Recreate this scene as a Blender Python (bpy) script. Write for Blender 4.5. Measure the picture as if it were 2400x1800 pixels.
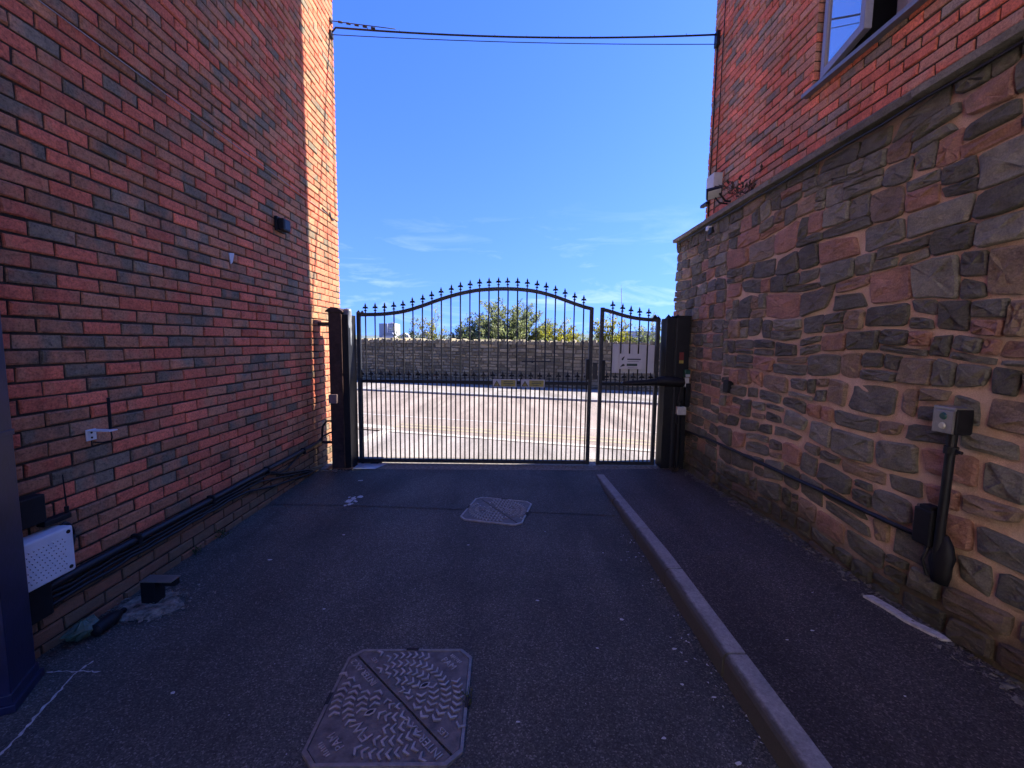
import bpy, bmesh, math, random
from mathutils import Vector, Matrix, noise

for o in list(bpy.data.objects): bpy.data.objects.remove(o)
scene = bpy.context.scene
COL = scene.collection

# ------------------------------------------------------------------ camera, world, sun, exposure
EYE = Vector((0.0, 0.0, 1.54)); FPX = 1015.0; ROLL = 0.012
_fw = Vector(((1196-1200)/FPX, (801-900)/FPX, 1.0)).normalized()
_up = Vector((math.sin(ROLL), -math.cos(ROLL), 0.0)); _up = (_up-_fw*_up.dot(_fw)).normalized()
_rt = (-_up).cross(_fw).normalized()
if _rt.x < 0: _rt = -_rt
# rows: world X, Y, Z axes written in camera coordinates (x right, y down, z forward)
CR = Vector((_rt.x, _fw.x, _up.x)); CU = -Vector((_rt.y, _fw.y, _up.y)); CB = -Vector((_rt.z, _fw.z, _up.z))
cam = bpy.data.cameras.new('camera'); cam.lens = FPX/2400*36; cam.sensor_width = 36; cam.sensor_fit = 'HORIZONTAL'
cam.clip_start = 0.05; cam.clip_end = 9000
camo = bpy.data.objects.new('camera', cam); COL.objects.link(camo)
camo.matrix_world = Matrix(((CR.x, CU.x, CB.x, EYE.x), (CR.y, CU.y, CB.y, EYE.y), (CR.z, CU.z, CB.z, EYE.z), (0, 0, 0, 1)))
scene.camera = camo

SUN_EL = math.radians(39); SUN_AZ = math.atan2(1.0, 0.17)     # azimuth from +Y towards +X
world = bpy.data.worlds.new('World'); scene.world = world; world.use_nodes = True
wt = world.node_tree; wt.nodes.clear()
def wn(t, **k):
    n = wt.nodes.new(t)
    for a, b in k.items(): setattr(n, a, b)
    return n
sky = wn('ShaderNodeTexSky', sky_type='NISHITA', sun_disc=False, sun_elevation=SUN_EL, sun_rotation=SUN_AZ,
         air_density=1.0, dust_density=0.15, ozone_density=3.0, altitude=50)
hs = wn('ShaderNodeHueSaturation'); hs.inputs['Saturation'].default_value = 1.30; hs.inputs['Hue'].default_value = 0.527; hs.inputs['Value'].default_value = 1.0
wt.links.new(sky.outputs[0], hs.inputs['Color'])
tc = wn('ShaderNodeTexCoord')
# clear dry air: the sky pales less towards the horizon than the model's, all the way round
_s = wn('ShaderNodeSeparateXYZ'); wt.links.new(tc.outputs['Generated'], _s.inputs[0])
_r = wn('ShaderNodeMapRange'); _r.inputs['From Min'].default_value = 0.0; _r.inputs['To Min'].default_value = 0.30; wt.links.new(_s.outputs['Z'], _r.inputs['Value'])
_c = wn('ShaderNodeCombineXYZ'); wt.links.new(_s.outputs['X'], _c.inputs[0]); wt.links.new(_s.outputs['Y'], _c.inputs[1]); wt.links.new(_r.outputs[0], _c.inputs[2])
_n = wn('ShaderNodeVectorMath', operation='NORMALIZE'); wt.links.new(_c.outputs[0], _n.inputs[0]); wt.links.new(_n.outputs[0], sky.inputs['Vector'])
mp = wn('ShaderNodeMapping'); mp.inputs['Scale'].default_value = (3.2, 3.2, 17.0); mp.inputs['Rotation'].default_value = (0.12, 0.05, 0.3)
mp.inputs['Location'].default_value = (5.5, 7.1, 3.3)
wt.links.new(tc.outputs['Generated'], mp.inputs[0])
nz = wn('ShaderNodeTexNoise'); nz.inputs['Scale'].default_value = 1.4; nz.inputs['Detail'].default_value = 7; nz.inputs['Roughness'].default_value = 0.62; nz.inputs['Distortion'].default_value = 0.6
wt.links.new(mp.outputs[0], nz.inputs['Vector'])
cr = wn('ShaderNodeValToRGB'); cr.color_ramp.elements[0].position = 0.54; cr.color_ramp.elements[1].position = 0.80
wt.links.new(nz.outputs['Fac'], cr.inputs[0])
sx = wn('ShaderNodeSeparateXYZ'); wt.links.new(tc.outputs['Generated'], sx.inputs[0])
r1 = wn('ShaderNodeMapRange'); r1.inputs['From Min'].default_value = 0.30; r1.inputs['From Max'].default_value = 0.08; wt.links.new(sx.outputs['Z'], r1.inputs['Value'])
m1 = wn('ShaderNodeMath', operation='MULTIPLY'); wt.links.new(cr.outputs[0], m1.inputs[0]); wt.links.new(r1.outputs[0], m1.inputs[1])
m2 = wn('ShaderNodeMath', operation='MULTIPLY'); wt.links.new(m1.outputs[0], m2.inputs[0]); m2.inputs[1].default_value = 0.36
cm = wn('ShaderNodeMixRGB'); cm.inputs['Color2'].default_value = (3.4, 3.9, 4.6, 1)
wt.links.new(m2.outputs[0], cm.inputs['Fac']); wt.links.new(hs.outputs[0], cm.inputs['Color1'])
bg = wn('ShaderNodeBackground'); bg.inputs['Strength'].default_value = 0.0555
wt.links.new(cm.outputs[0], bg.inputs['Color'])
wo = wn('ShaderNodeOutputWorld'); wt.links.new(bg.outputs[0], wo.inputs[0])

sl = bpy.data.lights.new('sun', 'SUN'); sl.energy = 2.0; sl.angle = math.radians(0.53); sl.color = (1.0, 0.94, 0.85)
so = bpy.data.objects.new('sun', sl); COL.objects.link(so); so.location = (20, 5, 25)
SD = Vector((-math.sin(SUN_AZ)*math.cos(SUN_EL), -math.cos(SUN_AZ)*math.cos(SUN_EL), -math.sin(SUN_EL)))
so.rotation_euler = SD.to_track_quat('-Z', 'Y').to_euler()
vs = scene.view_settings; vs.view_transform = 'Standard'; vs.look = 'None'; vs.gamma = 1.0; vs.exposure = 3.1
try: vs.use_curve_mapping = False
except Exception: pass
scene.render.engine = 'CYCLES'

RNG = random.Random(11)
U = RNG.uniform

# ------------------------------------------------------------------ materials
def mat(name):
    m = bpy.data.materials.new(name); m.use_nodes = True
    nt = m.node_tree; b = nt.nodes['Principled BSDF']
    return m, nt, b
def N(nt, t, **k):
    n = nt.nodes.new(t)
    for a, b in k.items(): setattr(n, a, b)
    return n
def ramp(nt, fac, stops):
    r = N(nt, 'ShaderNodeValToRGB'); e = r.color_ramp.elements
    e[0].position, e[0].color = stops[0][0], (*stops[0][1], 1)
    e[1].position, e[1].color = stops[-1][0], (*stops[-1][1], 1)
    for p, c in stops[1:-1]:
        x = e.new(p); x.color = (*c, 1)
    nt.links.new(fac, r.inputs[0]); return r.outputs[0]
def mix(nt, fac, a, b, mode='MIX'):
    m = N(nt, 'ShaderNodeMixRGB', blend_type=mode)
    for i, v in enumerate((fac, a, b)):
        if isinstance(v, (int, float)): m.inputs[i].default_value = v
        elif isinstance(v, tuple): m.inputs[i].default_value = (*v, 1)
        else: nt.links.new(v, m.inputs[i])
    return m.outputs[0]
def noisef(nt, vec, scale, detail=4, rough=0.55, dist=0.0):
    n = N(nt, 'ShaderNodeTexNoise'); n.inputs['Scale'].default_value = scale; n.inputs['Detail'].default_value = detail
    n.inputs['Roughness'].default_value = rough; n.inputs['Distortion'].default_value = dist
    if vec is not None: nt.links.new(vec, n.inputs['Vector'])
    return n.outputs['Fac']
def pos(nt): return N(nt, 'ShaderNodeNewGeometry').outputs['Position']
def bump(nt, b, h, strength, dist=0.01, prev=None):
    bp = N(nt, 'ShaderNodeBump'); bp.inputs['Strength'].default_value = strength; bp.inputs['Distance'].default_value = dist
    nt.links.new(h, bp.inputs['Height'])
    if prev is not None: nt.links.new(prev, bp.inputs['Normal'])
    nt.links.new(bp.outputs[0], b.inputs['Normal']); return bp.outputs[0]
def vscale(nt, vec, s):
    m = N(nt, 'ShaderNodeMapping'); m.inputs['Scale'].default_value = s; nt.links.new(vec, m.inputs[0]); return m.outputs[0]
def mrange(nt, v, a, b, c=0.0, d=1.0):
    m = N(nt, 'ShaderNodeMapRange'); nt.links.new(v, m.inputs['Value'])
    for k, x in zip(('From Min', 'From Max', 'To Min', 'To Max'), (a, b, c, d)): m.inputs[k].default_value = x
    return m.outputs[0]
def math2(nt, op, a, b):
    m = N(nt, 'ShaderNodeMath', operation=op)
    for i, v in enumerate((a, b)):
        if isinstance(v, (int, float)): m.inputs[i].default_value = v
        else: nt.links.new(v, m.inputs[i])
    return m.outputs[0]
MATS = {}
def plain(name, col, rough=0.6, metal=0.0, spec=0.5, wear=0.25, nscale=25, bmp=0.15):
    m, nt, b = mat(name); p = pos(nt)
    f = noisef(nt, p, nscale, 6, 0.65)
    dark = tuple(c*(1-wear) for c in col); lite = tuple(min(1, c*(1+wear)) for c in col)
    nt.links.new(ramp(nt, f, [(0.3, dark), (0.7, lite)]), b.inputs['Base Color'])
    b.inputs['Roughness'].default_value = rough; b.inputs['Metallic'].default_value = metal; b.inputs['Specular IOR Level'].default_value = spec
    if bmp: bump(nt, b, noisef(nt, p, nscale*4, 3), bmp, 0.004)
    MATS[name] = m; return m

def rnd_attr(nt):
    a = N(nt, 'ShaderNodeAttribute'); a.attribute_name = 'rnd'
    s = N(nt, 'ShaderNodeSeparateColor'); nt.links.new(a.outputs['Color'], s.inputs[0])
    off = N(nt, 'ShaderNodeVectorMath', operation='SCALE'); nt.links.new(a.outputs['Vector'], off.inputs[0]); off.inputs['Scale'].default_value = 40
    add = N(nt, 'ShaderNodeVectorMath', operation='ADD'); nt.links.new(off.outputs[0], add.inputs[0]); nt.links.new(pos(nt), add.inputs[1])
    return s.outputs, add.outputs[0]

def brick_material(name, red, mid, grey, low_stain):
    m, nt, b = mat(name); s, v = rnd_attr(nt)
    big = noisef(nt, vscale(nt, v, (1, 1, 0.7)), 7.0, 2, 0.5)
    f = math2(nt, 'ADD', math2(nt, 'MULTIPLY', s[0], 0.62), math2(nt, 'MULTIPLY', big, 0.62))
    c = ramp(nt, f, [(0.34, tuple(x*1.1 for x in red)), (0.50, red), (0.64, mid), (0.78, mid), (0.93, grey)])
    fine = noisef(nt, v, 90, 5, 0.7)
    c = mix(nt, 0.85, c, ramp(nt, fine, [(0.28, (0.35, 0.36, 0.38)), (0.48, (0.95, 0.95, 0.95)), (0.75, (1.45, 1.4, 1.3))]), 'MULTIPLY')
    blot = noisef(nt, vscale(nt, v, (1, 1, 1.5)), 26, 5, 0.65, 0.8)
    c = mix(nt, 0.8, c, ramp(nt, blot, [(0.3, (0.55, 0.56, 0.60)), (0.5, (1.0, 1.0, 1.0)), (0.7, (1.18, 1.15, 1.1))]), 'MULTIPLY')
    scum = noisef(nt, vscale(nt, v, (1, 1, 1.6)), 22, 5, 0.7)
    c = mix(nt, mrange(nt, scum, 0.62, 0.80, 0, 0.35), c, (0.30, 0.25, 0.22))
    val = mrange(nt, s[1], 0, 1, 0.78, 1.15)
    cc = N(nt, 'ShaderNodeCombineColor'); [nt.links.new(val, cc.inputs[i]) for i in range(3)]
    c = mix(nt, 1.0, c, cc.outputs[0], 'MULTIPLY')
    streak = noisef(nt, vscale(nt, pos(nt), (1.6, 1.6, 0.35)), 1.6, 6, 0.65, 0.4)
    c = mix(nt, 0.75, c, ramp(nt, streak, [(0.32, (0.58, 0.57, 0.56)), (0.52, (1.0, 1.0, 1.0)), (0.72, (1.15, 1.14, 1.13))]), 'MULTIPLY')
    if low_stain:
        sp = N(nt, 'ShaderNodeSeparateXYZ'); nt.links.new(pos(nt), sp.inputs[0])
        zz = math2(nt, 'ADD', sp.outputs['Z'], math2(nt, 'MULTIPLY', math2(nt, 'SUBTRACT', noisef(nt, pos(nt), 2.2, 3), 0.5), 0.35))
        c = mix(nt, mrange(nt, zz, 0.42, 0.24, 0, 0.82), c, mix(nt, noisef(nt, v, 14, 3), (0.10, 0.075, 0.045), (0.20, 0.135, 0.075)))
    nt.links.new(c, b.inputs['Base Color']); b.inputs['Roughness'].default_value = 0.88; b.inputs['Specular IOR Level'].default_value = 0.25
    n1 = bump(nt, b, noisef(nt, v, 130, 4, 0.7), 0.55, 0.004)
    bump(nt, b, noisef(nt, vscale(nt, v, (1, 1, 1.8)), 28, 4, 0.6), 0.5, 0.008, n1)
    MATS[name] = m
brick_material('brick_left', (0.54, 0.145, 0.078), (0.42, 0.185, 0.095), (0.19, 0.152, 0.100), True)
brick_material('brick_right', (0.57, 0.165, 0.10), (0.44, 0.215, 0.14), (0.25, 0.195, 0.15), False)

def mortar_material(name, a, b_, scale, strength=0.8):
    m, nt, b = mat(name); p = pos(nt)
    c = ramp(nt, noisef(nt, p, scale, 6, 0.65), [(0.3, a), (0.7, b_)])
    c = mix(nt, 0.5, c, ramp(nt, noisef(nt, p, 160, 3, 0.7), [(0.3, (0.5, 0.5, 0.5)), (0.7, (1.25, 1.25, 1.25))]), 'MULTIPLY')
    nt.links.new(c, b.inputs['Base Color']); b.inputs['Roughness'].default_value = 0.95; b.inputs['Specular IOR Level'].default_value = 0.15
    n1 = bump(nt, b, noisef(nt, p, 60, 6, 0.75), strength, 0.012)
    MATS[name] = m; return nt, c, b, p
mortar_material('mortar_dark', (0.030, 0.025, 0.020), (0.085, 0.070, 0.056), 9)
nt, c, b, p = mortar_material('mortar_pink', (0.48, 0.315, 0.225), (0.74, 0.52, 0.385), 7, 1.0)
# lichen and dirt: buff patches on the mortar, dark growth along the foot
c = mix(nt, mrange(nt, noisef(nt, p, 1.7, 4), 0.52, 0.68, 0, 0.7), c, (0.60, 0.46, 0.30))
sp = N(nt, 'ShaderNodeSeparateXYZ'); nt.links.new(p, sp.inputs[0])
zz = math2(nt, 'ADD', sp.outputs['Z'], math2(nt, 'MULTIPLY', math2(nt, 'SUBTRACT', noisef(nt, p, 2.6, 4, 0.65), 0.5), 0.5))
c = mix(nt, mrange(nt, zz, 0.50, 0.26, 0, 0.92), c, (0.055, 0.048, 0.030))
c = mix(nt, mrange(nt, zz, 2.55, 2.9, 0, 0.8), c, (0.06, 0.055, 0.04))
nt.links.new(c, b.inputs['Base Color'])

def stone_material(name, palette, foot):
    m, nt, b = mat(name); s, v = rnd_attr(nt)
    n = len(palette); stops = []
    for i, cl in enumerate(palette):
        stops += [(i/n+0.001, cl), ((i+1)/n-0.02, cl)]
    c = ramp(nt, s[0], stops)
    c = mix(nt, 0.75, c, ramp(nt, noisef(nt, v, 9, 7, 0.7), [(0.25, (0.45, 0.45, 0.47)), (0.5, (0.95, 0.95, 0.95)), (0.75, (1.5, 1.45, 1.4))]), 'MULTIPLY')
    c = mix(nt, 0.6, c, ramp(nt, noisef(nt, v, 110, 4, 0.75), [(0.3, (0.45, 0.45, 0.45)), (0.7, (1.45, 1.45, 1.45))]), 'MULTIPLY')
    c = mix(nt, mrange(nt, noisef(nt, v, 5.0, 5, 0.7), 0.60, 0.72, 0, 0.45), c, (0.13, 0.135, 0.085))
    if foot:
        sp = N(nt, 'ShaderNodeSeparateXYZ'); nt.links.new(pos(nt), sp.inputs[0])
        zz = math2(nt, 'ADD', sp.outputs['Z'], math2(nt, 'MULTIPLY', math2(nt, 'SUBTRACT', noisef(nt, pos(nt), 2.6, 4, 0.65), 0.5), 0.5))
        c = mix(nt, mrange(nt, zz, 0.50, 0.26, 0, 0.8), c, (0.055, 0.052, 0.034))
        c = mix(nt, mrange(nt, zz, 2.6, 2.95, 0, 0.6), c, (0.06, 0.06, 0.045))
    nt.links.new(c, b.inputs['Base Color']); b.inputs['Roughness'].default_value = 0.85; b.inputs['Specular IOR Level'].default_value = 0.3
    n1 = bump(nt, b, noisef(nt, v, 85, 5, 0.75), 0.7, 0.008)
    bump(nt, b, noisef(nt, vscale(nt, v, (1, 1, 2.4)), 14, 7, 0.7), 1.0, 0.04, n1)
    MATS[name] = m
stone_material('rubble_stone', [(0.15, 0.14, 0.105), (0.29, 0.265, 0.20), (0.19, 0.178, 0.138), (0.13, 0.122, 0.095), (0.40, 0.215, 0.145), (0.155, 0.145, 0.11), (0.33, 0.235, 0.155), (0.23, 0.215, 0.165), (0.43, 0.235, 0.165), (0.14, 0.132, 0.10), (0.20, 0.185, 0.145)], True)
stone_material('far_stone', [(0.17, 0.145, 0.095), (0.24, 0.205, 0.14), (0.13, 0.115, 0.08), (0.32, 0.265, 0.17), (0.20, 0.175, 0.125)], False)
stone_material('coping_stone', [(0.20, 0.185, 0.15), (0.25, 0.23, 0.19), (0.15, 0.14, 0.105)], False)

def asphalt(name, base, lite, speck, spec=0.35, grain=0.72):
    m, nt, b = mat(name); p = pos(nt)
    c = ramp(nt, noisef(nt, p, 0.9, 6, 0.62, 0.5), [(0.36, base), (0.66, lite)])
    st_ = noisef(nt, vscale(nt, p, (1.5, 0.22, 1)), 1.3, 5, 0.6, 0.6)
    c = mix(nt, 0.8, c, ramp(nt, st_, [(0.33, (0.62, 0.61, 0.60)), (0.5, (1, 1, 1)), (0.68, (1.35, 1.35, 1.36))]), 'MULTIPLY')
    oil = noisef(nt, p, 2.4, 3, 0.5, 1.2)
    c = mix(nt, mrange(nt, oil, 0.66, 0.76, 0, 0.55), c, tuple(x*0.45 for x in base))
    g = N(nt, 'ShaderNodeTexVoronoi'); g.inputs['Scale'].default_value = 175; nt.links.new(p, g.inputs['Vector'])
    sp = N(nt, 'ShaderNodeSeparateColor'); nt.links.new(g.outputs['Color'], sp.inputs[0])
    c = mix(nt, grain, c, ramp(nt, sp.outputs[0], [(0.0, (0.25, 0.25, 0.25)), (0.55, (0.85, 0.85, 0.85)), (0.88, (1.6, 1.6, 1.6)), (1.0, (3.6, 3.5, 3.4))]), 'MULTIPLY')
    g2 = N(nt, 'ShaderNodeTexVoronoi'); g2.inputs['Scale'].default_value = 42; nt.links.new(p, g2.inputs['Vector'])
    s2 = N(nt, 'ShaderNodeSeparateColor'); nt.links.new(g2.outputs['Color'], s2.inputs[0])
    dots = math2(nt, 'MULTIPLY', mrange(nt, s2.outputs[1], 0.985, 0.99), mrange(nt, g2.outputs['Distance'], 0.16, 0.10))
    c = mix(nt, dots, c, speck)
    nt.links.new(c, b.inputs['Base Color']); b.inputs['Roughness'].default_value = 0.75; b.inputs['Specular IOR Level'].default_value = spec
    n1 = bump(nt, b, g.outputs['Distance'], 0.7, 0.004)
    bump(nt, b, noisef(nt, p, 45, 4, 0.7), 0.45, 0.006, n1)
    MATS[name] = m
asphalt('asphalt_drive', (0.045, 0.042, 0.034), (0.080, 0.074, 0.060), (0.36, 0.33, 0.31))
asphalt('asphalt_patch', (0.043, 0.041, 0.034), (0.077, 0.073, 0.060), (0.32, 0.31, 0.30))
asphalt('asphalt_path', (0.049, 0.040, 0.034), (0.068, 0.055, 0.047), (0.32, 0.30, 0.28), 0.25)
asphalt('asphalt_road', (0.25, 0.20, 0.165), (0.30, 0.245, 0.20), (0.42, 0.40, 0.36), 0.35, 0.3)
asphalt('street_paving', (0.25, 0.22, 0.195), (0.31, 0.275, 0.245), (0.45, 0.42, 0.38), 0.35, 0.3)
asphalt('earth', (0.10, 0.10, 0.07), (0.16, 0.15, 0.10), (0.2, 0.2, 0.16))
plain('kerb_concrete', (0.27, 0.265, 0.26), 0.9, wear=0.3, nscale=60, bmp=0.5)
plain('bounce_concrete', (0.56, 0.50, 0.42), 0.9, wear=0.15, nscale=3, bmp=0.2)  # pale tone of the added ground behind the camera, for bounce light
plain('bounce_render', (0.66, 0.60, 0.50), 0.9, wear=0.08, nscale=3, bmp=0.2)  # pale tone of the added building behind the camera, for bounce light
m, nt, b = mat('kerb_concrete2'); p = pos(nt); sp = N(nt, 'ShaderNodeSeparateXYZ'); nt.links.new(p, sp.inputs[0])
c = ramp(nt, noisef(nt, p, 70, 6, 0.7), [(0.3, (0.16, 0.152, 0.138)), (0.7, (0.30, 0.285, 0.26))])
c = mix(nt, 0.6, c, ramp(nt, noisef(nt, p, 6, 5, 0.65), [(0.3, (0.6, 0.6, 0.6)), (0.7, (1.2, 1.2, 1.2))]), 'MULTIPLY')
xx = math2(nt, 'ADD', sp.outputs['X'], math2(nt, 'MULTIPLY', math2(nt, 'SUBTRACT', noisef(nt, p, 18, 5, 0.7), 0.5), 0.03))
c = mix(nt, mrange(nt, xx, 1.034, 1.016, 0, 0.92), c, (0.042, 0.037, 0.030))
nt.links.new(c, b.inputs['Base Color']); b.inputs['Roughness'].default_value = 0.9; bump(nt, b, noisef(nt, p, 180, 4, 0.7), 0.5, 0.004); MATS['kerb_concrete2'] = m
plain('kerb_pale', (0.40, 0.365, 0.32), 0.9, wear=0.25, nscale=30, bmp=0.4)
plain('concrete', (0.17, 0.145, 0.11), 0.95, wear=0.75, nscale=30, bmp=0.8)
plain('black_steel', (0.009, 0.009, 0.010), 0.5, spec=0.28, wear=0.35, nscale=20, bmp=0.1)
plain('grey_steel', (0.026, 0.027, 0.028), 0.5, spec=0.35, wear=0.4, nscale=16, bmp=0.12)
plain('rust_brown', (0.050, 0.028, 0.022), 0.65, spec=0.25, wear=0.5, nscale=14, bmp=0.3)
plain('blue_paint', (0.013, 0.012, 0.038), 0.4, wear=0.3, nscale=12, bmp=0.15)
plain('white_plastic', (0.55, 0.57, 0.58), 0.45, wear=0.08, nscale=10, bmp=0.05)
plain('offwhite_plastic', (0.42, 0.41, 0.38), 0.5, wear=0.12, nscale=15, bmp=0.05)
plain('pink_box', (0.22, 0.15, 0.13), 0.6, wear=0.2)
plain('black_plastic', (0.008, 0.008, 0.009), 0.6, spec=0.25, wear=0.2, nscale=30, bmp=0.1)
plain('black_cable', (0.010, 0.010, 0.013), 0.5, spec=0.3, wear=0.2, nscale=40, bmp=0.08)
plain('white_cable', (0.28, 0.25, 0.24), 0.6, wear=0.2)
plain('cast_iron', (0.105, 0.082, 0.066), 0.6, 0.15, wear=0.5, nscale=22, bmp=0.5)
plain('cast_iron_rim', (0.17, 0.145, 0.125), 0.5, 0.3, wear=0.35, nscale=30, bmp=0.3)
plain('cast_iron_worn', (0.29, 0.25, 0.215), 0.42, 0.3, wear=0.35, nscale=30, bmp=0.3)
plain('yellow_print', (0.33, 0.27, 0.05), 0.5, wear=0.2)
plain('sign_white', (0.40, 0.40, 0.40), 0.5, wear=0.12)
plain('print_dark', (0.02, 0.022, 0.022), 0.6, wear=0.2)
plain('print_green', (0.03, 0.06, 0.05), 0.6, wear=0.2)
plain('panel_back', (0.50, 0.49, 0.50), 0.6, wear=0.06, nscale=6, bmp=0.05)
plain('pvc_frame', (0.20, 0.19, 0.20), 0.4, wear=0.12)
plain('sill_metal', (0.13, 0.14, 0.16), 0.35, wear=0.15)
plain('room_dark', (0.01, 0.009, 0.009), 0.9, wear=0.2)
plain('steel_plate', (0.42, 0.43, 0.44), 0.4, 0.3, wear=0.15)
plain('button_green', (0.005, 0.05, 0.035), 0.35, wear=0.1)
plain('button_white', (0.42, 0.40, 0.30), 0.4, wear=0.1)
plain('brushed_steel', (0.26, 0.25, 0.22), 0.38, 0.7, wear=0.15)
plain('bag_plastic', (0.20, 0.21, 0.23), 0.35, wear=0.25, nscale=8)
plain('scrap_paper', (0.42, 0.41, 0.39), 0.8, wear=0.15)
plain('rubbish_green', (0.055, 0.085, 0.05), 0.5, wear=0.6, nscale=30)
plain('dry_dirt', (0.11, 0.098, 0.078), 0.95, wear=0.5, nscale=40)
plain('pale_paint', (0.36, 0.33, 0.30), 0.8, wear=0.35, nscale=35, bmp=0.4)
plain('yellow_paint', (0.33, 0.275, 0.175), 0.85, wear=0.4, nscale=50)
plain('bark', (0.09, 0.07, 0.05), 0.9, wear=0.4)
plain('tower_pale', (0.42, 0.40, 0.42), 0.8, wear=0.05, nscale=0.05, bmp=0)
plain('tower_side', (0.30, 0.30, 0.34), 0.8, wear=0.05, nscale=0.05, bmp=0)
plain('tower_window', (0.16, 0.17, 0.20), 0.3, wear=0.05, nscale=0.05, bmp=0)
plain('hill_green', (0.10, 0.14, 0.13), 0.95, wear=0.35, nscale=0.02, bmp=0)
plain('roof_grey', (0.20, 0.21, 0.25), 0.8, wear=0.1, nscale=0.05, bmp=0)
def leafmat(name, a, b_, tr):
    m, nt, b = mat(name); s, v = rnd_attr(nt)
    c = ramp(nt, s[0], [(0.0, a), (1.0, b_)])
    nt.links.new(c, b.inputs['Base Color']); b.inputs['Roughness'].default_value = 0.6
    t = N(nt, 'ShaderNodeBsdfTranslucent'); nt.links.new(mix(nt, 1.0, c, tr, 'MULTIPLY'), t.inputs[0])
    ms = N(nt, 'ShaderNodeMixShader'); ms.inputs[0].default_value = 0.55
    out = nt.nodes['Material Output']; nt.links.new(b.outputs[0], ms.inputs[1]); nt.links.new(t.outputs[0], ms.inputs[2]); nt.links.new(ms.outputs[0], out.inputs[0])
    MATS[name] = m
leafmat('leaf_grey_green', (0.12, 0.14, 0.08), (0.235, 0.245, 0.145), (1.35, 1.45, 0.95))
leafmat('leaf_yellow_green', (0.14, 0.16, 0.04), (0.30, 0.27, 0.06), (1.5, 1.5, 0.6))
leafmat('leaf_weed', (0.05, 0.08, 0.03), (0.11, 0.11, 0.05), (1.2, 1.3, 0.6))
leafmat('leaf_dry', (0.06, 0.05, 0.035), (0.12, 0.09, 0.06), (1.1, 1.0, 0.8))
m, nt, b = mat('window_glass'); b.inputs['Base Color'].default_value = (0.50, 0.55, 0.58, 1); b.inputs['Roughness'].default_value = 0.03
b.inputs['Metallic'].default_value = 0.85
MATS['window_glass'] = m
m, nt, b = mat('lamp_glass'); b.inputs['Base Color'].default_value = (0.55, 0.57, 0.5, 1); b.inputs['Roughness'].default_value = 0.15; MATS['lamp_glass'] = m

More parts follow.
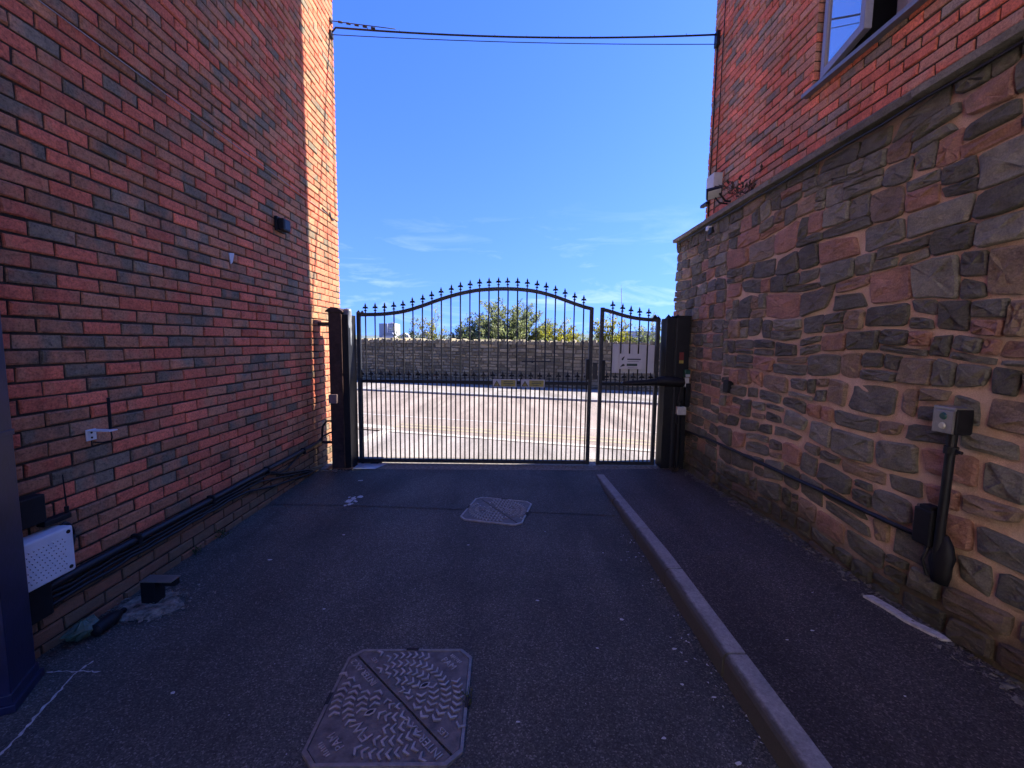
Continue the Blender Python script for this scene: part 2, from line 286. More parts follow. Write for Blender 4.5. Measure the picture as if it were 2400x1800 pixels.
# ------------------------------------------------------------------ helpers
def wloc(o):
    v = Vector((0, 0, 0))
    while o is not None: v = v+o.location; o = o.parent
    return v
def link(o, parent=None, name=None):
    COL.objects.link(o)
    if parent is not None: o.parent = parent
    return o
def tag(o, label=None, cat=None, group=None, kind=None):
    if label: o['label'] = label
    if cat: o['category'] = cat
    if group: o['group'] = group
    if kind: o['kind'] = kind
    return o
def empty(name, loc, label, cat, group=None):
    o = bpy.data.objects.new(name, None); o.location = loc; o.empty_display_size = 0.1
    COL.objects.link(o); return tag(o, label, cat, group)
class MB:
    def __init__(s): s.v = []; s.f = []; s.c = []
    def add(s, vs, fs, c=None):
        n = len(s.v); s.v += [tuple(x) for x in vs]; s.f += [tuple(i+n for i in f) for f in fs]
        if c is None: c = (U(0, 1), U(0, 1), U(0, 1))
        s.c += [c]*len(vs); return s
    def box(s, a, b, c=None, M=None):
        vs = [Vector((x, y, z)) for z in (a[2], b[2]) for y in (a[1], b[1]) for x in (a[0], b[0])]
        if M is not None: vs = [M @ v for v in vs]
        return s.add(vs, [(0, 2, 3, 1), (4, 5, 7, 6), (0, 1, 5, 4), (2, 6, 7, 3), (0, 4, 6, 2), (1, 3, 7, 5)], c)
    def bbox(s, a, b, bev=0.006, M=None, c=None):      # bevelled box
        bm = bmesh.new(); bmesh.ops.create_cube(bm, size=1)
        ctr = (Vector(a)+Vector(b))/2; d = Vector(b)-Vector(a)
        for v in bm.verts: v.co = Vector((v.co.x*d.x, v.co.y*d.y, v.co.z*d.z))+ctr
        bmesh.ops.bevel(bm, geom=list(bm.edges), offset=bev, segments=2, affect='EDGES', profile=0.6)
        bm.verts.index_update()
        s.add([(M @ v.co) if M is not None else v.co for v in bm.verts], [[v.index for v in f.verts] for f in bm.faces], c); bm.free(); return s
    def tube(s, pts, r, n=8, caps=True, c=None):
        pts = [Vector(p) for p in pts]; rs = r if isinstance(r, (list, tuple)) else [r]*len(pts)
        vs = []; prev = None
        for i, p in enumerate(pts):
            t = (pts[min(i+1, len(pts)-1)]-pts[max(i-1, 0)]).normalized()
            if prev is None: a = Vector((0, 0, 1)) if abs(t.z) < 0.9 else Vector((1, 0, 0)); prev = t.cross(a).normalized()
            else: prev = (prev-t*prev.dot(t)).normalized()
            q = t.cross(prev)
            for k in range(n):
                an = 2*math.pi*k/n; vs.append(p+prev*(rs[i]*math.cos(an))+q*(rs[i]*math.sin(an)))
        fs = [(i*n+k, i*n+(k+1) % n, (i+1)*n+(k+1) % n, (i+1)*n+k) for i in range(len(pts)-1) for k in range(n)]
        if caps: fs += [tuple(range(n))[::-1], tuple((len(pts)-1)*n+k for k in range(n))]
        return s.add(vs, fs, c)
    def prism(s, poly, d0, d1, f, c=None):             # poly 2d, f(u,v,depth)->3d
        n = len(poly)
        vs = [f(u, v, d0) for u, v in poly]+[f(u, v, d1) for u, v in poly]
        fs = [tuple(range(n))[::-1], tuple(range(n, 2*n))]+[(i, (i+1) % n, n+(i+1) % n, n+i) for i in range(n)]
        return s.add(vs, fs, c)
    def mesh(s, name, mt, off=Vector((0, 0, 0)), smooth=False, angle=None):
        me = bpy.data.meshes.new(name); me.from_pydata([(v[0]-off[0], v[1]-off[1], v[2]-off[2]) for v in s.v], [], s.f)
        at = me.attributes.new('rnd', 'FLOAT_COLOR', 'POINT')
        at.data.foreach_set('color', [x for c in s.c for x in (c[0], c[1], c[2], 1.0)])
        me.materials.append(MATS[mt]); me.update()
        bm = bmesh.new(); bm.from_mesh(me); bmesh.ops.recalc_face_normals(bm, faces=bm.faces); bm.to_mesh(me); bm.free()
        if smooth: me.polygons.foreach_set('use_smooth', [True]*len(me.polygons))
        return me
    def build(s, name, mt, parent=None, smooth=False, origin=None, angle=None):
        off = wloc(parent)
        if parent is None or origin is not None:
            if origin is None:
                xs = list(zip(*s.v)); origin = Vector(((min(xs[0])+max(xs[0]))/2, (min(xs[1])+max(xs[1]))/2, min(xs[2])))
            origin = Vector(origin)
        else: origin = Vector(off)
        me = s.mesh(name, mt, origin, smooth)
        if smooth and angle:
            try: me.set_sharp_from_angle(angle=math.radians(angle))
            except Exception: pass
        o = bpy.data.objects.new(name, me); o.location = origin-off
        return link(o, parent)
def sheet(name, poly, z, mt, parent=None, thick=None):
    m = MB()
    if thick: m.prism(poly, z-thick, z, lambda u, v, d: (u, v, d))
    else: m.add([(x, y, z) for x, y in poly], [tuple(range(len(poly)))])
    o = m.build(name, mt, parent, origin=(0, 0, z) if parent is None else None)
    if parent is None: tag(o, kind='structure')
    return o
def text_part(name, body, size, extr, M, mt, parent):
    cu = bpy.data.curves.new(name, 'FONT'); cu.body = body; cu.size = size; cu.extrude = extr; cu.align_x = 'CENTER'; cu.align_y = 'CENTER'; cu.resolution_u = 2
    t = bpy.data.objects.new(name+'_tmp', cu); COL.objects.link(t)
    bpy.context.view_layer.update()
    me = bpy.data.meshes.new_from_object(t.evaluated_get(bpy.context.evaluated_depsgraph_get()))
    COL.objects.unlink(t); bpy.data.objects.remove(t)
    me.name = name; me.transform(Matrix.Translation(-wloc(parent)) @ M); me.materials.clear(); me.materials.append(MATS[mt])
    o = bpy.data.objects.new(name, me); return link(o, parent)
def px(p):                       # size on the picture, only to choose which pieces become objects of their own
    d = Vector(p)-EYE; z = -d.dot(CB)
    if z < 0.3: return None
    return (1200+FPX*d.dot(CR)/z, 900-FPX*d.dot(CU)/z, z)
def score(p):
    q = px(p)
    if q is None or not (-40 < q[0] < 2440 and -40 < q[1] < 1840): return 0
    return abs(q[0]-1200)/q[2]**2+1/q[2]

# ------------------------------------------------------------------ ground, driveway, pavement, street
SA = math.radians(-16.0); SU = Vector((math.cos(SA), math.sin(SA), 0)); SN = Vector((-math.sin(SA), math.cos(SA), 0))
K0 = Vector((-0.37, 6.86, 0))                         # a point on the near kerb line of the street
def st(a, n): q = K0+SU*a+SN*n; return (q.x, q.y)     # along the street, across it
sheet('ground', [(-3000, -3000), (3000, -3000), (3000, 5000), (-3000, 5000)], -0.06, 'earth')
sheet('bounce_yard', [(-2.4, -30), (30, -30), (30, 3.0), (2.6, 3.0), (2.6, -1.3), (-2.4, -1.3)], -0.008, 'bounce_concrete')  # unseen ground added behind the camera, pale to throw sunlight into the alley
sheet('driveway', [(-2.4, -1.35), (1.14, -1.35), (1.14, 5.14), (-2.4, 5.06)], 0.0, 'asphalt_drive')
sheet('driveway_patch', [(-2.27, 3.93), (-1.2, 3.90), (0.2, 3.80), (1.0, 3.74), (1.03, 4.98), (-2.27, 5.0)], 0.004, 'asphalt_patch')
sheet('gate_threshold', [(-2.4, 5.06), (2.3, 5.14), (2.3, 5.62), (-2.4, 5.62)], 0.002, 'concrete')
sheet('street_pavement', [(-30, 5.62), (30, 5.62)]+[st(32, -0.13), st(-32, -0.13)] if False else [(-12, 5.62), (4.0, 5.62), st(4.3, -0.125), st(-12, -0.125)], -0.002, 'street_paving')
sheet('street_road', [st(-40, 0.0), st(40, 0.0), st(40, 5.0), st(-40, 5.0)], -0.012, 'asphalt_road')
fp = sheet('far_pavement', [st(-40, 5.13), st(40, 5.13), st(40, 7.9), st(-40, 7.9)], 0.04, 'street_paving')
def strip(name, a0, a1, n0, n1, z, mt): return sheet(name, [st(a0, n0), st(a1, n0), st(a1, n1), st(a0, n1)], z, mt)
strip('yellow_line', -1.9, 14, 0.34, 0.43, -0.008, 'yellow_paint'); strip('yellow_line', -1.9, 14, 0.58, 0.67, -0.008, 'yellow_paint')
strip('road_marking', -6, 14, 1.32, 1.40, -0.008, 'pale_paint')
for k in range(18):                                     # near kerb (dropped, flush) and far kerb, stone by stone
    a = -1.85+k*0.92; m = MB()
    m.prism([st(a, -0.125), st(a+0.912, -0.125), st(a+0.912, 0.0), st(a, 0.0)], -0.06, 0.006+U(0, 0.003), lambda u, v, d: (u, v, d))
    m.build('kerb_stone', 'kerb_pale', bpy.data.objects['street_pavement'])
for k in range(34):
    a = -16+k*0.92; m = MB()
    m.prism([st(a, 5.0), st(a+0.91, 5.0), st(a+0.91, 5.13), st(a, 5.13)], -0.06, 0.043+U(0, 0.004), lambda u, v, d: (u, v, d))
    m.build('kerb_stone', 'kerb_concrete', fp)
# pale edging where the dropped kerb turns in at the left
m = MB(); m.prism([(-2.42, 6.25), (-2.27, 6.22), (-2.02, 7.30), (-2.16, 7.38)], -0.05, 0.012, lambda u, v, d: (u, v, d)); m.build('edging_stone', 'kerb_pale', bpy.data.objects['street_pavement'])
tp = sheet('tactile_paving', [(-3.6, 7.95), (-2.25, 7.52), (-1.95, 7.44), (-2.2, 7.75), (-3.4, 8.2)], -0.007, 'kerb_pale')

# side path with its kerb, rising from flush at the gate to a 0.12 m upstand
def kz(y): return 0.12 if y < 2.8 else 0.12-0.107*min(1, (y-2.8)/2.15)
path = MB(); ys = [-1.35, -0.6, 0, 1, 2, 2.8, 3.2, 3.6, 4.0, 4.4, 4.8, 5.14]
vs = []; fs = []
for i, y in enumerate(ys): vs += [(1.108, y, kz(y)-0.006), (1.6, y, kz(y)+0.006), (2.3, y, kz(y)+0.022)]
for i in range(len(ys)-1):
    for j in range(2): fs.append((i*3+j, i*3+j+1, i*3+j+4, i*3+j+3))
path.add(vs, fs); patho = path.build('pavement', 'asphalt_path', origin=(0, 0, 0)); tag(patho, kind='structure')
joints = [-9, -8.1, -7.2, -6.3, -5.4, -4.5, -3.6, -2.65, -1.75, -0.85, 0.06, 0.97, 1.865, 3.27, 4.02, 4.56, 4.92]
joints = joints[8:13]+[2.62, 3.27, 4.02, 4.56, 4.92]
for i in range(len(joints)-1):
    a, b_ = joints[i]+0.006, joints[i+1]-0.006; m = MB(); dx = U(-0.006, 0.006)
    prof = lambda y: [(1.0+dx, -0.05), (1.0+dx, kz(y)-0.028), (1.006+dx, kz(y)-0.012), (1.02+dx, kz(y)-0.002), (1.035+dx, kz(y)+0.001), (1.106, kz(y)+0.001), (1.106, -0.05)]
    n = 7; secs = [a, (2*a+b_)/3, (a+2*b_)/3, b_]; vs = []; fs = []
    for y in secs: vs += [(x, y, z) for x, z in prof(y)]
    for s_ in range(3): fs += [(s_*n+k, s_*n+(k+1) % n, (s_+1)*n+(k+1) % n, (s_+1)*n+k) for k in range(n)]
    fs += [tuple(range(n))[::-1], tuple(3*n+k for k in range(n))]
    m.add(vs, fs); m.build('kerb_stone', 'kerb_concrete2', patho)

# ------------------------------------------------------------------ bricks
def brick_piece(y0, y1, z0, z1, xf, sgn, dep=0.09, jit=0.0032):
    """front face at xf looking towards sgn*X"""
    ch = U(0.005, 0.009); j = lambda: U(-jit, jit)
    o = [(y0, z0), (y1, z0), (y1, z1), (y0, z1)]
    i_ = [(y0+ch, z0+ch), (y1-ch, z0+ch), (y1-ch, z1-ch), (y0+ch, z1-ch)]
    jo = [(j(), j()) for _ in range(4)]
    vs = [(xf-sgn*dep, y+a, z+b) for (y, z), (a, b) in zip(o, jo)]
    vs += [(xf-sgn*0.0045, y+a, z+b) for (y, z), (a, b) in zip(o, jo)]
    dpt = U(-0.003, 0.003)
    vs += [(xf+sgn*(dpt+j()*0.6), y+a+j(), z+b+j()) for (y, z), (a, b) in zip(i_, jo)]
    fs = []
    for a in range(4):
        b = (a+1) % 4; fs += [(a, b, 4+b, 4+a), (4+a, 4+b, 8+b, 8+a)]
    fs.append((8, 9, 10, 11)); return vs, fs
CH, PL, BL, BH = 0.0752, 0.225, 0.2125, 0.0628
def brick_wall(parent, xf, sgn, ya, yend, z0, z1, mt, hole=None, label=None, phase=0):
    """running bond whose bond ends at yend; returns nothing, makes 300 brick objects and one joined remainder"""
    cells = []
    rows = int((z1-z0)/CH)
    for r in range(rows):
        zb = z0+r*CH; y = yend-(0 if (r+phase) % 2 == 0 else PL/2)
        if (r+phase) % 2: cells.append((yend-PL/2+0.0, yend-0.0, zb, True))
        y0 = y
        while y0 > ya:
            cells.append((y0-PL, y0, zb, False)); y0 -= PL
    bricks = []
    for a, b, zb, corner in cells:
        y1 = b-0.0 if abs(b-yend) < 1e-6 else b-(PL-BL)/2; y0 = a+(PL-BL)/2
        z_0, z_1 = zb+(CH-BH)/2, zb+(CH+BH)/2
        if hole and z_1 > hole[2] and z_0 < hole[3]:
            if z_0 < hole[2] and z_1-hole[2] < 0.05: z_1 = hole[2]-0.004
            elif y1 > hole[0] and y0 < hole[1]:
                if y0 < hole[0]: y1 = hole[0]
                elif y1 > hole[1]: y0 = hole[1]
                else: continue
                if y1-y0 < 0.03: continue
        sc = score((xf, (y0+y1)/2, zb)) if (y1-y0 > 0.2) else 0
        bricks.append((sc, y0, y1, z_0, z_1))
    bricks.sort(key=lambda t: -t[0])
    variants = []
    for k in range(48):
        m = MB(); vs, fs = brick_piece(-BL/2, BL/2, -BH/2, BH/2, 0, sgn); m.add(vs, fs); variants.append(m.mesh('brick', mt))
    rest = MB(); pl = wloc(parent)
    for i, (sc, y0, y1, a, b) in enumerate(bricks):
        if i < 300 and sc > 0:
            o = bpy.data.objects.new('brick', RNG.choice(variants)); o.location = Vector((xf+U(-0.0015, 0.0015), (y0+y1)/2+U(-0.0015, 0.0015), (a+b)/2+U(-0.001, 0.001)))-pl
            o.rotation_euler = (U(-0.006, 0.006), 0, U(-0.006, 0.006)); o.scale = (1, (y1-y0)/BL, (b-a)/BH); link(o, parent)
        else:
            vs, fs = brick_piece(y0, y1, a, b, xf, sgn); rest.add(vs, fs)
    o = rest.build('brickwork', mt, parent); tag(o, kind='stuff')

LX = -2.25; LY = 5.80
lb = empty('brick_building', (LX-3, 1, 0), 'tall red and grey brick building with black cables along its foot', 'building')
m = MB(); m.box((LX-6, -3.2, -0.1), (LX-0.011, LY-0.010, 6.75)); m.build('wall', 'mortar_dark', lb)
brick_wall(lb, LX, 1, -3.0, LY, -0.03, 6.7, 'brick_left')

# unseen building added behind the camera, pale so it bounces sun into the alley
nb = empty('bounce_building', (LX-3, -9, 0), 'unseen cream rendered building with windows, added behind the camera for bounce light', 'building')
m = MB(); m.box((LX-6, -16, -0.1), (LX-0.05, -3.22, 7.6)); m.build('wall', 'bounce_render', nb)
m = MB(); m.prism([(LX-6.2, 7.6), (LX+0.15, 7.6), (LX-3, 9.6)], -16.2, -3.2, lambda a, b, d: (a, d, b)); m.build('roof', 'roof_grey', nb)
for k in range(4):
    y_ = -5.2-k*2.8; m = MB(); m.box((LX-0.06, y_-0.6, 3.6), (LX-0.03, y_+0.6, 5.0)); w_ = m.build('window', 'pvc_frame', nb); MB().box((LX-0.04, y_-0.52, 3.68), (LX-0.025, y_+0.52, 4.92)).build('pane', 'window_glass', w_)

# ------------------------------------------------------------------ right building: rubble wall below, brickwork above
SX, SY = 2.14, 5.70; BX, BY = 2.50, 5.77; WZ0, WZ1, WY0, WY1 = 3.66, 5.05, 2.05, 3.84
rb = empty('corner_building', (5, 1, 0), 'building of red brick on a rubble stone base, with an open casement window', 'building')
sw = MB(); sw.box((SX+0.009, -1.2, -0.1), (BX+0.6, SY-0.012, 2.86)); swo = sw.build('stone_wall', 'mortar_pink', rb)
bw = MB()
for a, b_ in (((BX+0.011, -1.2, 2.8), (9, WY0, 9.25)), ((BX+0.011, WY1, 2.8), (9, BY-0.010, 9.25)), ((BX+0.011, WY0, 2.8), (9, WY1, WZ0-0.01)), ((BX+0.011, WY0, WZ1), (9, WY1, 9.25)), ((BX+0.7, WY0, WZ0-0.01), (9, WY1, WZ1))): bw.box(a, b_)
bwo = bw.build('brick_wall', 'mortar_dark', rb)
brick_wall(bwo, BX, -1, -1.15, BY, 3.142, 9.2, 'brick_right', hole=(WY0, WY1, WZ0, WZ1), phase=1)
# jamb bricks on the far side of the window opening
m = MB()
for r in range(18):
    zb = 3.142+(7+r)*CH
    if zb > WZ1-0.06: break
    if zb < WZ0: continue
    d0 = 0.0 if r % 2 else 0.0
    m.box((BX+0.004, WY1-0.004, zb+0.005), (BX+0.10 if r % 2 else BX+0.106, WY1+0.05, zb+CH-0.006))
tag(m.build('jamb_bricks', 'brick_right', bwo), kind='stuff')

def rubble(u0, u1, v0, v1, rmin, rmax, wmin, wmax, seed):
    """cells of an irregular coursed rubble wall"""
    rg = random.Random(seed); cells = []; z = v0
    while z < v1-0.04:
        h = rg.uniform(rmin, rmax)
        if v1-z-h < rmin*0.7: h = v1-z
        y = u0
        while y < u1-0.02:
            w = rg.uniform(wmin, wmax)*(1.15 if h > 0.17 else 1)
            if u1-y-w < wmin*0.6: w = u1-y
            t = rg.random()
            if t < 0.20 and h > 0.13:
                s = rg.uniform(0.35, 0.65); cells += [(y, y+w, z, z+h*s), (y, y+w, z+h*s, z+h)]
            elif t < 0.34 and h > 0.14 and w > 0.24:
                s = rg.uniform(0.3, 0.7); q = rg.uniform(0.4, 0.6)
                cells += [(y, y+w*s, z, z+h), (y+w*s, y+w, z, z+h*q), (y+w*s, y+w, z+h*q, z+h)]
            elif t < 0.44 and h > 0.13 and w > 0.22:
                q = rg.uniform(0.28, 0.4); s = rg.uniform(0.35, 0.65)
                cells += [(y, y+w, z, z+h*q), (y, y+w*s, z+h*q, z+h), (y+w*s, y+w, z+h*q, z+h)]
            else: cells.append((y, y+w, z, z+h))
            y += w
        z += h
    return cells
def warp(u, v, amp=1.0):
    a = noise.noise(Vector((u*1.5, v*2.1, 3.7))); b = noise.noise(Vector((u*1.1, v*1.6, 9.1))); c = noise.noise(Vector((u*4.5, v*4.5, 1.3))); d = noise.noise(Vector((u*4.2, v*4.2, 5.3)))
    return u+amp*(0.05*a+0.018*c), v+amp*(0.075*b+0.016*d)
def stone_piece(cell, gap, amp, npt, f, dome, clampu=None, red=None):
    y0, y1, z0, z1 = cell; cy, cz = (y0+y1)/2, (z0+z1)/2; hw, hh = (y1-y0)/2-gap/2, (z1-z0)/2-gap/2
    if hw < 0.012 or hh < 0.01: return None
    cn = [(-hw*(1-U(0, 0.13)), -hh*(1-U(0, 0.20))), (hw*(1-U(0, 0.13)), -hh*(1-U(0, 0.20))), (hw*(1-U(0, 0.13)), hh*(1-U(0, 0.20))), (-hw*(1-U(0, 0.13)), hh*(1-U(0, 0.20)))]
    if hh > 0.03 and U(0, 1) < 0.25: k = RNG.randrange(4); cn[k] = (cn[k][0]*0.72, cn[k][1]*0.6)
    per = npt//4; rnd_ = U(0.04, 0.13); out = []
    for k in range(4):
        a, b = Vector(cn[k]), Vector(cn[(k+1) % 4]); nrm = Vector((b.y-a.y, a.x-b.x)).normalized()*(0.10*min(hw, hh))
        for q in range(per):
            t = rnd_+(1-2*rnd_)*q/(per-1); p_ = a.lerp(b, t)+nrm*((1-abs(2*t-1))*U(-0.2, 0.9)+U(-0.35, 0.35))
            out.append((cy+p_.x, cz+p_.y))
    w = [warp(a, b, amp) for a, b in out]
    if clampu is not None: w = [(min(a, clampu), b) for a, b in w]
    wc = warp(cy, cz, amp); front = U(0.0, dome); tu, tv = U(-0.05, 0.05), U(-0.10, 0.10)
    def ring(s, dep, j): return [f(wc[0]+(a-wc[0])*s, wc[1]+(b-wc[1])*s, dep+tu*(a-wc[0])*s+tv*(b-wc[1])*s+U(-j, j)) for a, b in w]
    e1 = 1-min(0.14, 0.007/min(hw, hh))
    vs = [f(a, b, -0.03) for a, b in w]+ring(1.0, front*0.6-0.002, 0.003)+ring(e1, front+0.002, 0.004)+ring(0.5, front+0.002, 0.011)+[f(wc[0], wc[1], front+0.007)]
    fs = []
    for rr in range(3):
        for k in range(npt): b = (k+1) % npt; fs.append((rr*npt+k, rr*npt+b, (rr+1)*npt+b, (rr+1)*npt+k))
    for k in range(npt): fs.append((3*npt+k, 3*npt+(k+1) % npt, 4*npt))
    return vs, fs
fS = lambda u, v, d: (SX-d, u, v)
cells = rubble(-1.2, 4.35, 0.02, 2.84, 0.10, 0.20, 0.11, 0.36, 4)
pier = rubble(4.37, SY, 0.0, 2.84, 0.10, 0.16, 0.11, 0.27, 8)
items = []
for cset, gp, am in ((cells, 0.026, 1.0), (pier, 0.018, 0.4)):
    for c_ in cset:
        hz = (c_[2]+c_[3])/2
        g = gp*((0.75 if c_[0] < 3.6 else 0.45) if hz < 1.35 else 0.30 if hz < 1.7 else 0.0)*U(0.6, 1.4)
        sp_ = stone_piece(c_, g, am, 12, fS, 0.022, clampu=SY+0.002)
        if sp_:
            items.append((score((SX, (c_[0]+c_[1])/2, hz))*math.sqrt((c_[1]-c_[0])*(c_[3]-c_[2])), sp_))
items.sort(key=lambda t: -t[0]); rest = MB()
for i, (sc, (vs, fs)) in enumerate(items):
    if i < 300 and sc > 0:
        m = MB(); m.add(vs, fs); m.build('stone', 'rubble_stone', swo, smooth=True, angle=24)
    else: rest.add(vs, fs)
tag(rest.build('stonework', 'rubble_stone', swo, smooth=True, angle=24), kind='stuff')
# top slabs of the stone wall, weathered ledge and the coping course under the brickwork
y = SY+0.045; k = 0
while y > -1.1:
    w = U(0.5, 0.8) if k else 0.55; m = MB(); pr_ = U(0.0, 0.018)
    prof = [(SX-0.045-pr_, 2.835), (SX-0.05-pr_, 2.872), (SX+0.0, 2.886), (BX+0.05, 3.07), (BX+0.05, 2.83)]
    m.prism(prof, y-w+0.004, y, lambda a, b, d: (a, d, b)); m.build('coping_slab', 'coping_stone', swo)
    y -= w; k += 1
y = BY-0.005; k = 0
while y > -1.1:
    w = U(0.55, 0.95); m = MB(); a = U(-0.006, 0.006)
    m.bbox((BX-0.016+a, y-w+0.006, 3.075), (BX+0.08, y, 3.140), 0.008); m.build('coping_stone', 'coping_stone', bwo)
    y -= w
# window: sill, frame, fixed light, open casement
wi = bpy.data.objects.new('window', None); wi.location = Vector((BX+0.08, (WY0+WY1)/2, WZ0))-wloc(rb); link(wi, rb)
m = MB(); m.prism([(BX-0.055, WZ0-0.035), (BX-0.055, WZ0-0.004), (BX+0.13, WZ0+0.03), (BX+0.13, WZ0-0.035)], WY0-0.05, WY1+0.05, lambda a, b, d: (a, d, b)); m.build('sill', 'sill_metal', wi)
FX0, FX1 = BX+0.075, BX+0.135
m = MB()
m.bbox((FX0, WY1-0.065, WZ0), (FX1, WY1, WZ1)); m.bbox((FX0, WY0, WZ0), (FX1, WY0+0.06, WZ1)); m.bbox((FX0+0.002, WY0+0.05, WZ0+0.005), (FX1-0.002, WY1-0.05, WZ0+0.065)); m.bbox((FX0+0.002, WY0+0.05, WZ1-0.06), (FX1-0.002, WY1-0.05, WZ1-0.003))
m.bbox((FX0+0.001, 3.06, WZ0+0.03), (FX1+0.001, 3.14, WZ1-0.03)); m.build('frame', 'pvc_frame', wi)
m = MB(); m.box((FX1-0.03, WY0+0.05, WZ0+0.06), (FX1-0.022, 3.07, WZ1-0.05)); m.build('pane', 'window_glass', wi)
m = MB()
for a, b_ in (((FX0-0.01, 2.985, WZ0+0.06), (FX0+0.03, 3.055, WZ1-0.05)), ((FX0-0.01, WY0+0.06, WZ0+0.058), (FX0+0.03, 2.99, WZ0+0.12))): m.bbox(a, b_)
m.build('casement', 'pvc_frame', wi)
sash = bpy.data.objects.new('open_casement', None); sash.location = Vector((FX0-0.012, 3.765, WZ0+0.05))-wloc(wi); link(sash, wi)
TH = math.radians(11); SM = Matrix.Translation(Vector((FX0-0.012, 3.765, WZ0+0.05))) @ Matrix.Rotation(-TH, 4, 'Z')
SWD, SHT = 0.60, WZ1-WZ0-0.1
m = MB()
for a, b_ in (((-0.05, -0.06, 0), (0, 0, SHT)), ((-0.05, -SWD, 0), (0, -SWD+0.06, SHT)), ((-0.049, -SWD+0.05, 0.002), (-0.001, -0.05, 0.065)), ((-0.049, -SWD+0.05, SHT-0.065), (-0.001, -0.05, SHT-0.002))): m.bbox(a, b_, 0.006, SM)
m.build('casement_frame', 'pvc_frame', wi)
m = MB(); m.box((-0.034, -SWD+0.055, 0.06), (-0.026, -0.055, SHT-0.06), None, SM); m.build('pane', 'window_glass', wi)
bpy.data.objects.remove(sash)
m = MB(); m.box((FX1+0.2, WY0-0.3, WZ0-0.02), (FX1+0.22, WY1-0.01, WZ1)); m.build('room_interior', 'room_dark', wi)

# ------------------------------------------------------------------ gates
GY = 5.32
TOP = [(-1.86, 1.842), (-1.764, 1.845), (-1.542, 1.853), (-1.304, 1.884), (-1.081, 1.955), (-0.848, 2.043), (-0.616, 2.113), (-0.386, 2.159), (-0.157, 2.174), (-0.044, 2.176), (0.08, 2.173), (0.183, 2.166), (0.302, 2.15), (0.416, 2.126), (0.525, 2.094), (0.648, 2.054), (0.77, 2.008), (0.881, 1.976), (1.0, 1.94)]
TOP2 = [(1.10, 1.952), (1.246, 1.912), (1.359, 1.877), (1.461, 1.853), (1.576, 1.836), (1.688, 1.828), (1.825, 1.822)]
def ztop(x, P):
    for (a, za), (b, zb) in zip(P, P[1:]):
        if a <= x <= b: return za+(zb-za)*(x-a)/(b-a)
    return P[-1][1] if x > P[-1][0] else P[0][1]
half = [(0.0, 0.122), (0.006, 0.104), (0.0115, 0.088), (0.007, 0.073), (0.013, 0.076), (0.021, 0.076), (0.028, 0.069), (0.033, 0.053), (0.027, 0.057), (0.020, 0.066), (0.011, 0.063), (0.0055, 0.050), (0.0055, 0.038), (0.015, 0.033), (0.020, 0.023), (0.012, 0.025), (0.006, 0.019), (0.007, -0.004)]
poly = half+[(-a, b) for a, b in half[::-1] if a > 0]
fm = MB()
n = len(poly)
fv = [(a, -0.006, b) for a, b in poly]+[(a, 0.006, b) for a, b in poly]
# triangulated in strips between the two mirrored halves
ff = []
hn = len(half)
def mir(i): return n-i if i > 0 else 0
for i in range(hn-1):
    A, B = i, i+1; Am, Bm = (mir(A) if A else 0), mir(B)
    q = (A, B, Bm) if A == 0 else (A, B, Bm, Am)
    ff.append(q); ff.append(tuple(x+n for x in q)[::-1])
ff += [(i, (i+1) % n, n+(i+1) % n, n+i) for i in range(n)]
fm.add(fv, ff)
finial_mesh = fm.mesh('finial', 'black_steel')
def cyl(name, x, z0, z1, r, mt, parent):
    m = MB(); m.tube([(x, GY, z0), (x, GY, z1)], r, 8); o = m.build(name, mt, parent, smooth=True, angle=40); return o
def finial(x, z, parent, dy=0.0):
    o = bpy.data.objects.new('finial', finial_mesh); o.location = Vector((x, GY+dy, z))-wloc(parent); o.rotation_euler = (U(-0.03, 0.03), U(-0.05, 0.05), U(-0.25, 0.25)); link(o, parent); return o
def rail(name, pts, w, h, mt, parent):
    m = MB(); vs = []; fs = []
    for x, z in pts: vs += [(x, GY-w, z-h), (x, GY+w, z-h), (x, GY+w, z+h), (x, GY-w, z+h)]
    for i in range(len(pts)-1):
        for k in range(4): fs.append((i*4+k, i*4+(k+1) % 4, (i+1)*4+(k+1) % 4, (i+1)*4+k))
    e = (len(pts)-1)*4; fs += [(3, 2, 1, 0), (e, e+1, e+2, e+3)]
    m.add(vs, fs); return m.build(name, mt, parent)
MZ = 1.040
def smooth_pts(P, n=40):
    out = []
    for i in range(n+1):
        x = P[0][0]+(P[-1][0]-P[0][0])*i/n
        s = 0; w = 0
        for d in (-0.08, -0.04, 0, 0.04, 0.08): xx = min(P[-1][0], max(P[0][0], x+d)); s += ztop(xx, P); w += 1
        out.append((x, s/w))
    return out
def gate_leaf(name, label, P, xl, xr, longs, shorts, zb, group):
    g = empty(name, ((xl+xr)/2, GY, 0), label, 'gate')
    rail('top_rail', smooth_pts(P), 0.02, 0.021, 'grey_steel', g)
    rail('middle_rail', [(xl+0.02, MZ), (xr-0.02, MZ)], 0.019, 0.020, 'black_steel', g)
    rail('bottom_rail', [(xl+0.02, zb), (xr-0.02, zb)], 0.019, 0.022, 'grey_steel', g)
    for x in (xl, xr):
        m = MB(); m.bbox((x-0.022, GY-0.022, zb-0.024), (x+0.022, GY+0.022, ztop(x, P)+0.02), 0.004); m.build('stile', 'grey_steel', g)
    for x in longs:
        cyl('bar', x, zb, ztop(x, P), 0.0085, 'black_steel', g); finial(x+U(-0.004, 0.004), ztop(x, P)+0.021, g)
    for x in shorts:
        cyl('bar', x, zb, MZ+0.03, 0.0085, 'black_steel', g); finial(x, MZ+0.022, g)
    return g
g1 = gate_leaf('driveway_gate', 'wide black metal gate leaf with a high arched top and finials', TOP, -1.845, 0.985, [-1.762+0.1152*i for i in range(24)], [-1.8196+0.1152*i for i in range(25)], 0.045, None)
